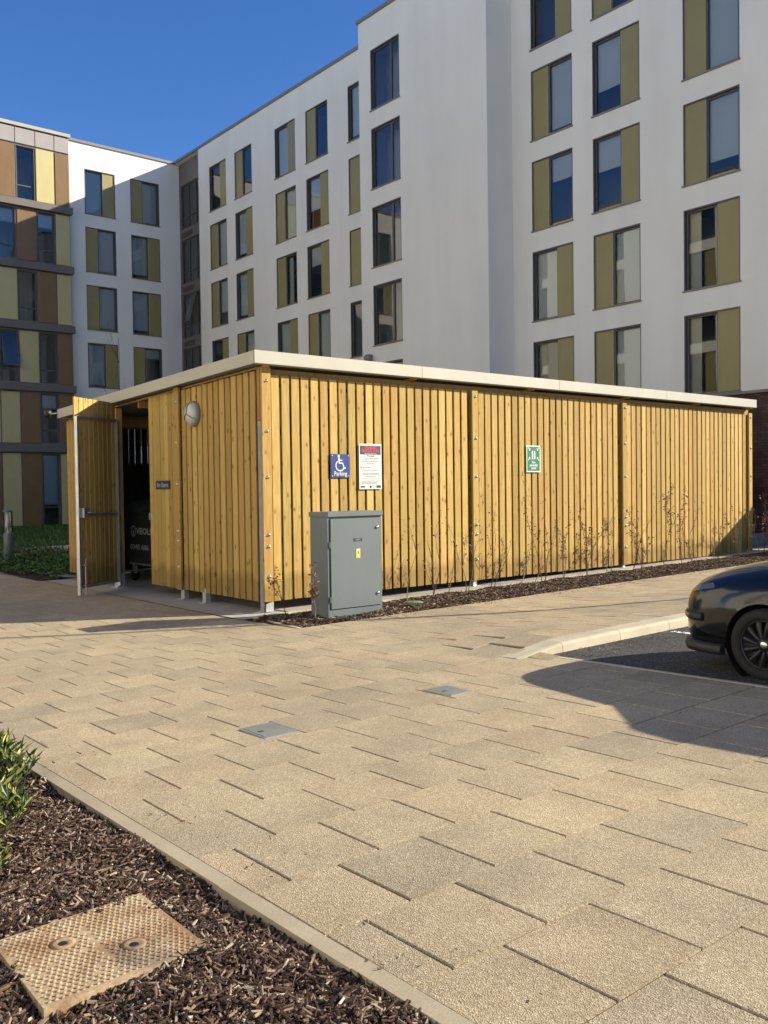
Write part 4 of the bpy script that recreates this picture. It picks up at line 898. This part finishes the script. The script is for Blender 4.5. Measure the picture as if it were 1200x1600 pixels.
sap = [ # x, y, height, leafiness, label
 (6.83, 10.45, .75, 18, 'low bare sapling with curled leaves at the bed corner, left of the cabinet'),
 (6.98, 10.05, 1.0, 40, 'leafy brown sapling hugging the left side of the grey cabinet'),
 (8.95, 10.42, 1.25, 4, 'many-stemmed pale sapling growing by the round green cover'),
 (9.75, 10.75, 1.25, 8, 'bare twiggy sapling just right of the green cover one, before the parking notice side'),
 (10.15, 10.8, .95, 0, 'thin leafless whip halfway between green cover and first cover board'),
 (10.55, 10.75, 1.2, 10, 'spreading sapling left of the first bolted cover board'),
 (11.05, 10.7, 1.1, 16, 'sapling with dry leaf cluster close left of the first bolted joint'),
 (11.45, 10.45, 1.8, 6, 'tall leaning whip rising past the first bolted joint'),
 (11.95, 10.6, 1.0, 0, 'short leafless twig right of the tall leaning whip'),
 (12.4, 10.75, 1.2, 22, 'sapling with dark leaf tuft below the green sign, left one'),
 (12.95, 10.7, 1.1, 26, 'reddish twiggy sapling right under the green sign'),
 (13.25, 10.45, 1.1, 4, 'pale forked sapling right of the green sign, front of bed'),
 (13.6, 10.7, 1.0, 45, 'bushy sapling with dense brown leaves right of the green sign'),
 (13.95, 10.5, .8, 5, 'small leaning sapling left of the second bolted joint, outermost'),
 (14.3, 10.7, 1.3, 3, 'slim upright sapling without leaves left of the second bolted joint'),
 (14.75, 10.5, 1.2, 2, 'forked bare sapling with crossing twigs left of the second joint'),
 (15.25, 10.65, 1.15, 50, 'brown leafed sapling standing just left of the second bolted joint'),
 (15.95, 10.65, 1.45, 75, 'tallest leafy brown sapling at the second bolted joint'),
 (16.45, 10.55, 1.1, 22, 'leafy short sapling right of the tallest leafy one'),
 (17.1, 10.7, 1.0, 14, 'thin sapling with few leaves midway along the third bay'),
 (17.6, 10.5, 1.0, 8, 'low twiggy sapling before the middle of the third bay'),
 (18.05, 10.7, 1.15, 14, 'short branched sapling left of the shaded store corner'),
 (18.5, 10.45, 1.1, 6, 'crooked sapling at the edge of the slanting shade'),
 (18.95, 10.7, 1.15, 14, 'upright sapling standing inside the slanting shade'),
 (19.35, 10.35, 1.35, 26, 'white stemmed leaning sapling in the shade, its top in sun'),
 (19.9, 10.7, 1.1, 18, 'pale curved sapling near the end of the store'),
 (20.4, 10.6, 1.3, 40, 'russet leafed sapling at the far right corner of the store'),
 (20.9, 10.9, 1.0, 30, 'last leafy sapling beyond the store end against the brick'),
]
for i, (x, y, h, lf, lab) in enumerate(sap):
    rng = random.Random(100+i); z = zb(x, y)
    e = empty('sapling', (x, y, z), lab, 'sapling', 'saplings planted along the timber store')
    b = MB(); out = []
    for k in range(1 if h > 1.5 else rng.randint(1, 2)):
        lean = (.55, 0, 1.) if 'leaning whip' in lab else (rng.gauss(0, .09), rng.gauss(0, .07)-.03, 1)
        branch(b, (x+rng.uniform(-.03, .03), y+rng.uniform(-.03, .03), z-.03), lean, h*.78, .0085, 2, out, rng, 6, .10)
    b.build('stem', M['twig'] if i % 3 else M['twigd'], e, fix=False)
    if lf:
        b = MB(); cand = [o_ for o_ in out if o_[0].z > z+h*.25]
        for k in range(int(lf*4)):
            p, d = rng.choice(cand); q_ = p+Vector((rng.gauss(0, .02), rng.gauss(0, .02), rng.gauss(0, .02))); leaf(b, q_, (rng.gauss(0, 1), rng.gauss(0, 1), rng.gauss(-.3, .7)), rng.uniform(.025, .055), rng.uniform(.018, .032), rng)
        tag(b.build('foliage', M['leafb'], e, fix=False), kind='stuff')
# foreground evergreen shrubs
def shrub(x, y, rad, h, n, lab, seed, m='leafg', lmin=.05, lmax=.1):
    rng = random.Random(seed); z = zn(x, y); e = empty('shrub', (x, y, z), lab, 'shrub', 'evergreen shrubs in the foreground bed'); b = MB(); f = MB()
    for k in range(n):
        a = rng.uniform(0, 6.28); r = rad*rng.random()**.6; top = Vector((x+r*math.cos(a), y+r*math.sin(a), z+h*(1-.55*(r/rad)**2)*rng.uniform(.65, 1.05)))
        base = Vector((x+.25*r*math.cos(a), y+.25*r*math.sin(a), z-.02)); mid = (base+top)/2+Vector((r*.2*math.cos(a), r*.2*math.sin(a), 0))
        b.tube([base, mid, top], [.004, .003, .0015], 4, caps=False)
        d = (top-mid).normalized()
        for j in range(rng.randint(7, 12)):
            t = rng.uniform(.15, 1); p = mid+(top-mid)*t; ang = rng.uniform(0, 6.28); o_ = Vector((math.cos(ang), math.sin(ang), rng.uniform(-.1, .9)))
            leaf(f, p, d*.5+o_*.8, rng.uniform(lmin, lmax), rng.uniform(.012, .022), rng)
    b.build('stems', M['twigd'], e, fix=False); tag(f.build('foliage', M[m], e, fix=False), kind='stuff')
shrub(1.46, 5.66, .37, .37, 250, 'yellow-green evergreen shrub in the bed corner at the left edge', 3)
shrub(1.22, 4.75, .27, .40, 130, 'darker low shrub below the yellow-green one at the left edge', 4)
shrub(1.02, 4.18, .20, .22, 70, 'small sprig of green leaves lowest along the left edge', 5)
# low ground cover by the far left path
rng = random.Random(9); b = MB()
for k in range(6500):
    x = rng.uniform(6.35, 8.6); y = rng.uniform(18.9, 26.5)
    if x < 6.4+ (21.7-y)*.05 and y < 21.7: continue
    if y < 19.4 and x > 6.9: continue
    hh = .16+.10*math.sin(x*4+y*1.3)+(.10 if y > 22 else 0)
    p = (x, y, G(x, y)+rng.random()**.5*max(.05, hh)); leaf(b, p, (rng.gauss(0, 1), rng.gauss(0, 1), rng.gauss(.5, .6)), rng.uniform(.05, .11), rng.uniform(.025, .05), rng)
tag(b.build('ground_cover', M['leafd'], fix=False), 'low green ground cover plants in the far left bed', 'ground cover', kind='stuff')
b = MB()
for k in range(1800):
    x = rng.uniform(6.5, 9.2); y = rng.uniform(23, 27.3); p = (x, y, G(x, y)+rng.random()*.30); leaf(b, p, (rng.gauss(0, 1), rng.gauss(0, 1), 1.2), rng.uniform(.06, .14), .02, rng)
tag(b.build('brown_perennials', M['leafb'], fix=False), 'brownish dormant perennials behind the green ground cover', 'plants', kind='stuff')
# grass blades at the building edge
b = MB()
for k in range(14000):
    x = rng.uniform(7.5, 16.5); y = rng.uniform(30.5, 46.2); z = -.12+.16*sm((y-31)/14)+.02*math.sin(x*.9+y*.5); s_ = rng.uniform(.04, .09); a = rng.uniform(0, 3.1)
    b.add([(x-.02*math.cos(a), y-.02*math.sin(a), z), (x+.02*math.cos(a), y+.02*math.sin(a), z), (x+rng.gauss(0, .02), y+rng.gauss(0, .02), z+s_)], [(0, 1, 2)])
tag(b.build('grass_blades', M['leafd'], fix=False), 'short mown grass on the shaded lawn before the panelled block', 'grass', kind='stuff')
# young trees behind the store
for i, (x, y, h, lab) in enumerate([(13.4, 31.5, 7.4, 'bare young tree between the store roof and the white corner wing'), (13.0, 22.5, 5.05, 'twig tips of a small bare tree above the middle of the store roof'), (14.6, 20.4, 4.55, 'lone thin twig sticking up behind the roof edge seam')]):
    e = empty('young_tree', (x, y, -.2), lab, 'tree', 'bare young trees behind the store'); rng = random.Random(40+i); out = []; b = MB()
    pts = [Vector((x, y, -.2))]; 
    for k in range(8): pts.append(pts[-1]+Vector((rng.gauss(0, .03), rng.gauss(0, .03), h/8)))
    b.tube(pts, [.035*(1-.85*k/8) for k in range(9)], 7, caps=False); b.build('trunk', M['twigd'], e, fix=False)
    b = MB()
    for k in range(10 if i < 2 else 3):
        j = rng.randint(4, 7); a = rng.uniform(0, 6.28); branch(b, pts[j], (math.cos(a)*.45, math.sin(a)*.45, 1), h*.17, .008, 1, out, rng)
    b.build('crown', M['twigd'], e, fix=False)

# ================================================================== CAR
car = empty('parked_car', (7.95, 3.0, 0), 'black hatchback parked nose first in the bay at the right edge', 'car')
XC, YF, HW = 7.95, 4.70, .83
# station: s, half width factor, z bottom, z belt (widest), z shoulder, z top centre
ST = [(0.00, .54, .24, .42, .53, .60), (.02, .66, .20, .43, .565, .65), (.07, .79, .18, .44, .61, .725), (.16, .875, .17, .46, .645, .79), (.30, .935, .165, .49, .68, .85), (.50, .975, .165, .52, .71, .905), (.70, .992, .17, .54, .735, .945), (.88, 1.0, .18, .56, .75, .97), (1.30, 1.0, .18, .58, .81, 1.02), (1.7, 1.0, .18, .60, .88, 1.05), (2.4, 1.0, .18, .60, .90, 1.0), (3.4, 1.0, .18, .60, .92, .97), (4.0, .98, .20, .60, .93, .98), (4.28, .93, .24, .60, .90, .95), (4.40, .82, .30, .58, .82, .86)]
def section(s, wf, zb_, zm, zs, zt, n=4):
    w_ = HW*wf; pts = [(0, zb_), (w_*.72, zb_), (w_*.90, zb_+.02), (w_*.955, zb_+.09), (w_*.985, (zb_+zm)/2+.02), (w_, zm), (w_*.985, (zm+zs)/2+.015), (w_*.95, zs-.005), (w_*.87, zs+(zt-zs)*.40), (w_*.70, zs+(zt-zs)*.76), (w_*.34, zt-.004), (0, zt)]
    return pts
bm_v = []; 
def loft(sts, mi=0):
    q = MB(); vs = []; n = None
    for st_ in sts:
        h = section(*st_); full = [(XC+t, YF-st_[0], z) for t, z in h]+[(XC-t, YF-st_[0], z) for t, z in h[-2:0:-1]]; n = len(full); vs += full
    fs = [(i*n+k, i*n+(k+1) % n, (i+1)*n+(k+1) % n, (i+1)*n+k) for i in range(len(sts)-1) for k in range(n)]
    fs += [tuple(range(n))[::-1], tuple((len(sts)-1)*n+k for k in range(n))]
    q.add(vs, fs, mi, True); return q
def interp(ST, step=.05):
    out = []; ss = [a[0] for a in ST]; s_ = 0
    grid = sorted(set(list(np.round(np.arange(0, 1.4, .04), 3))+list(np.round(np.arange(1.4, 4.4, .12), 3))+[.015, 4.4]))
    arr = np.array(ST)
    for g_ in grid:
        row = [g_]+[float(np.interp(g_, arr[:, 0], arr[:, k])) for k in range(1, 6)]; out.append(row)
    o2 = np.array(out)
    for it in range(2): o2[1:-1, 1:] = (o2[:-2, 1:]+2*o2[1:-1, 1:]+o2[2:, 1:])/4
    return [tuple(r) for r in o2]
body = loft(interp(ST)); bo = body.build('body', M['car'], car)
# wheel arches by boolean, applied at once
cut = MB()
for s_ in (.88, 3.48):
    for sx in (-1, 1): cut.lathe([(0, 0), (.345, 0), (.345, sx*.42), (0, sx*.42)], (XC+sx*.52, YF-s_, .268), 'X', 40, smooth=True)
co = cut.build('cutter', M['dark'], car)
md = bo.modifiers.new('arch', 'BOOLEAN'); md.operation = 'DIFFERENCE'; md.object = co; md.solver = 'EXACT'
dg = bpy.context.evaluated_depsgraph_get(); dg.update(); nm = bpy.data.meshes.new_from_object(bo.evaluated_get(dg)); bo.modifiers.clear(); bo.data = nm; bpy.data.objects.remove(co)
for p_ in nm.polygons: p_.use_smooth = True
try: nm.set_sharp_from_angle(angle=math.radians(38))
except Exception: pass
if not nm.materials: nm.materials.append(M['car'])
# wheel wells + greenhouse
for s_ in (.88, 3.48):
    for sx in (-1, 1):
        q = MB(); q.lathe([(.343, sx*(HW-.03-.52)), (.343, 0), (0, 0)], (XC+sx*.52, YF-s_, .268), 'X', 32); q.build('wheel_arch_liner', M['dark'], car)
GH = [(1.6, .93, .98), (2.0, .90, 1.12), (2.5, .84, 1.30), (2.9, .80, 1.36), (3.5, .79, 1.35), (3.95, .80, 1.25), (4.3, .84, .98)]
q = MB(); vs = []
for s_, wf, zt in GH:
    w0, w1 = HW*.94, HW*wf*.9; vs += [(XC+t, YF-s_, z) for t, z in ((w0, .90), (w1+.02, zt-.06), (w1*.8, zt), (0, zt+.015), (-w1*.8, zt), (-w1-.02, zt-.06), (-w0, .90))]
q.add(vs, [(i*7+k, i*7+k+1, (i+1)*7+k+1, (i+1)*7+k) for i in range(len(GH)-1) for k in range(6)], 0, True); q.build('windows', M['carglass'], car)
q = MB(); vs = []
for s_, wf, zt in GH[2:6]:
    w1 = HW*wf*.9; vs += [(XC+t, YF-s_, z) for t, z in ((w1+.025, zt-.055), (w1*.8, zt+.006), (0, zt+.02), (-w1*.8, zt+.006), (-w1-.025, zt-.055))]
q.add(vs, [(i*5+k, i*5+k+1, (i+1)*5+k+1, (i+1)*5+k) for i in range(3) for k in range(4)], 0, True); q.build('roof', M['car'], car)
# wheels
def wheel(x, y, z, sx):
    tyre = MB(); R0 = .300
    tyre.lathe([(.205, sx*.015), (.215, sx*-.012), (.250, sx*-.02), (.283, sx*-.008), (R0, sx*.025), (R0, sx*.155), (.28, sx*.185), (.205, sx*.17)], (x, y, z), 'X', 48); w_ = tyre.build('wheel', M['tyre'], car)
    r = MB(); r.lathe([(.207, sx*.012), (.200, sx*.002), (.192, sx*.012), (.186, sx*.055), (.05, sx*.075), (0, sx*.075)], (x, y, z), 'X', 40); r.build('rim', M['rim'], w_)
    sp_ = MB()
    for k in range(12):
        a = 2*math.pi*k/12; vs = []
        for rr_, wd_, h, tw in ((.045, .016, .012, 0), (.10, .020, .006, .10), (.15, .026, .008, .16), (.190, .030, .014, .19)):
            aa = a+tw; d = Vector((0, math.cos(aa), math.sin(aa))); n_ = Vector((0, -math.sin(aa), math.cos(aa))); c_ = Vector((x, y, z))+d*rr_
            vs += [c_-n_*wd_+Vector((sx*(h+.022), 0, 0)), c_-n_*wd_*.45+Vector((sx*h, 0, 0)), c_+n_*wd_*.45+Vector((sx*h, 0, 0)), c_+n_*wd_+Vector((sx*(h+.022), 0, 0))]
        sp_.add(vs, [(i*4+k2, i*4+k2+1, (i+1)*4+k2+1, (i+1)*4+k2) for i in range(3) for k2 in range(3)], 0, True)
    sp_.lathe([(0, sx*.004), (.055, sx*.006), (.062, sx*.03)], (x, y, z), 'X', 24); sp_.build('spokes', M['rim'], w_)
    h = MB(); h.lathe([(0, sx*-.004), (.024, sx*-.003), (.031, sx*.0), (.034, sx*.006)], (x, y, z), 'X', 20); h.build('hub_cap', M['chrome'], w_)
for s_ in (.88, 3.48):
    for sx in (-1, 1): wheel(XC+sx*(HW-.02), YF-s_, .272 if s_ < 1 else .30, -sx)
# front details
def bumper(z0, z1, off, name, m, s0=.50, s1=0.0, sides=(-1, 1), bulge=.018):
    arr = np.array(interp(ST)); path = []
    ss = [s1+(s0-s1)*(k/14)**1.6 for k in range(15)]
    for sx in sides:
        for s_ in (ss[::-1] if sx < 0 else ss):
            wf = float(np.interp(s_, arr[:, 0], arr[:, 1])); path.append((XC+sx*HW*wf, YF-s_))
    q = MB(); vs = []
    for k, (x, y) in enumerate(path):
        a = Vector(path[max(0, k-1)]); c = Vector(path[min(len(path)-1, k+1)]); t = (c-a).normalized(); n = Vector((-t.y, t.x))
        if n.dot(Vector((x-XC, y-(YF-1.2)))) < 0: n = -n
        for (dn, zz) in ((-.05, z0), (off*.7, z0+.004), (off+bulge, z0+(z1-z0)*.35), (off+bulge*.9, z0+(z1-z0)*.7), (off*.5, z1), (-.05, z1)): vs.append((x+n.x*dn, y+n.y*dn, zz))
    N = len(path); q.add(vs, [(6*i+k, 6*i+6+k, 6*i+7+k, 6*i+1+k) for i in range(N-1) for k in range(5)], 0, True); q.add(vs[:6], [(0, 1, 2, 3, 4, 5)]); q.add(vs[-6:], [(0, 1, 2, 3, 4, 5)])
    return q.build(name, m, car)
bumper(.135, .225, .012, 'lip_spoiler', M['bump'], .50, bulge=.010)
bumper(.405, .485, .004, 'bumper_strip', M['bump'], .30, bulge=.018)
bumper(.425, .475, .009, 'bumper_lamp', M['amber'], .16, .03, (-1,), .016)
for sx in (-1, 1):      # long headlights lying flush in the wing corners
    arr = np.array(interp(ST)); vs = []
    for k in range(9):
        s_ = .10+.30*k/8; wf, zs, zt = (float(np.interp(s_, arr[:, 0], arr[:, c])) for c in (1, 4, 5)); w_ = HW*wf
        h = .5*min(1, k/2.5)*(1 if k < 7 else (8.6-k)/1.6)
        za, zb_ = zs-.005, zs+(zt-zs)*.40; xa, xb = w_*.95, w_*.87
        for t in (.15, .15+1.3*h*.6, .15+1.3*h): vs.append((XC+sx*(xa+(xb-xa)*t+.003), YF-s_+.001, za+(zb_-za)*t+.003))
    q = MB(); q.add(vs, [(3*i+k, 3*i+3+k, 3*i+4+k, 3*i+1+k) for i in range(8) for k in range(2)], 0, True); q.build('headlight', M['lens2'], car)
q = MB(); q.tube([(XC-HW*.955-.012, YF-1.12, .70), (XC-HW*.955-.016, YF-1.19, .70)], .018, 8); q.build('side_repeater', M['lens'], car)
for sx in (-1, 1):
    q = MB(); q.bbox(XC+sx*(HW+.03)-.07, XC+sx*(HW+.03)+.07, YF-2.22, YF-2.10, .93, 1.05, .03); q.build('door_mirror', M['car'], car)
# cctv camera at the far end of the store roof
cc = empty('cctv_camera', (6.75, 19.3, 3.32), 'small dome camera fixed at the far end of the store roof edge', 'camera')
q = MB(); q.tube([(6.8, 19.05, 3.28), (6.72, 19.3, 3.28)], .015, 6); q.build('bracket', M['steel'], cc)
q = MB(); q.lathe([(0, .09), (.07, .08), (.085, 0), (.06, -.07), (0, -.09)], (6.70, 19.33, 3.28), 'Z', 16); q.build('dome', M['dark'], cc)
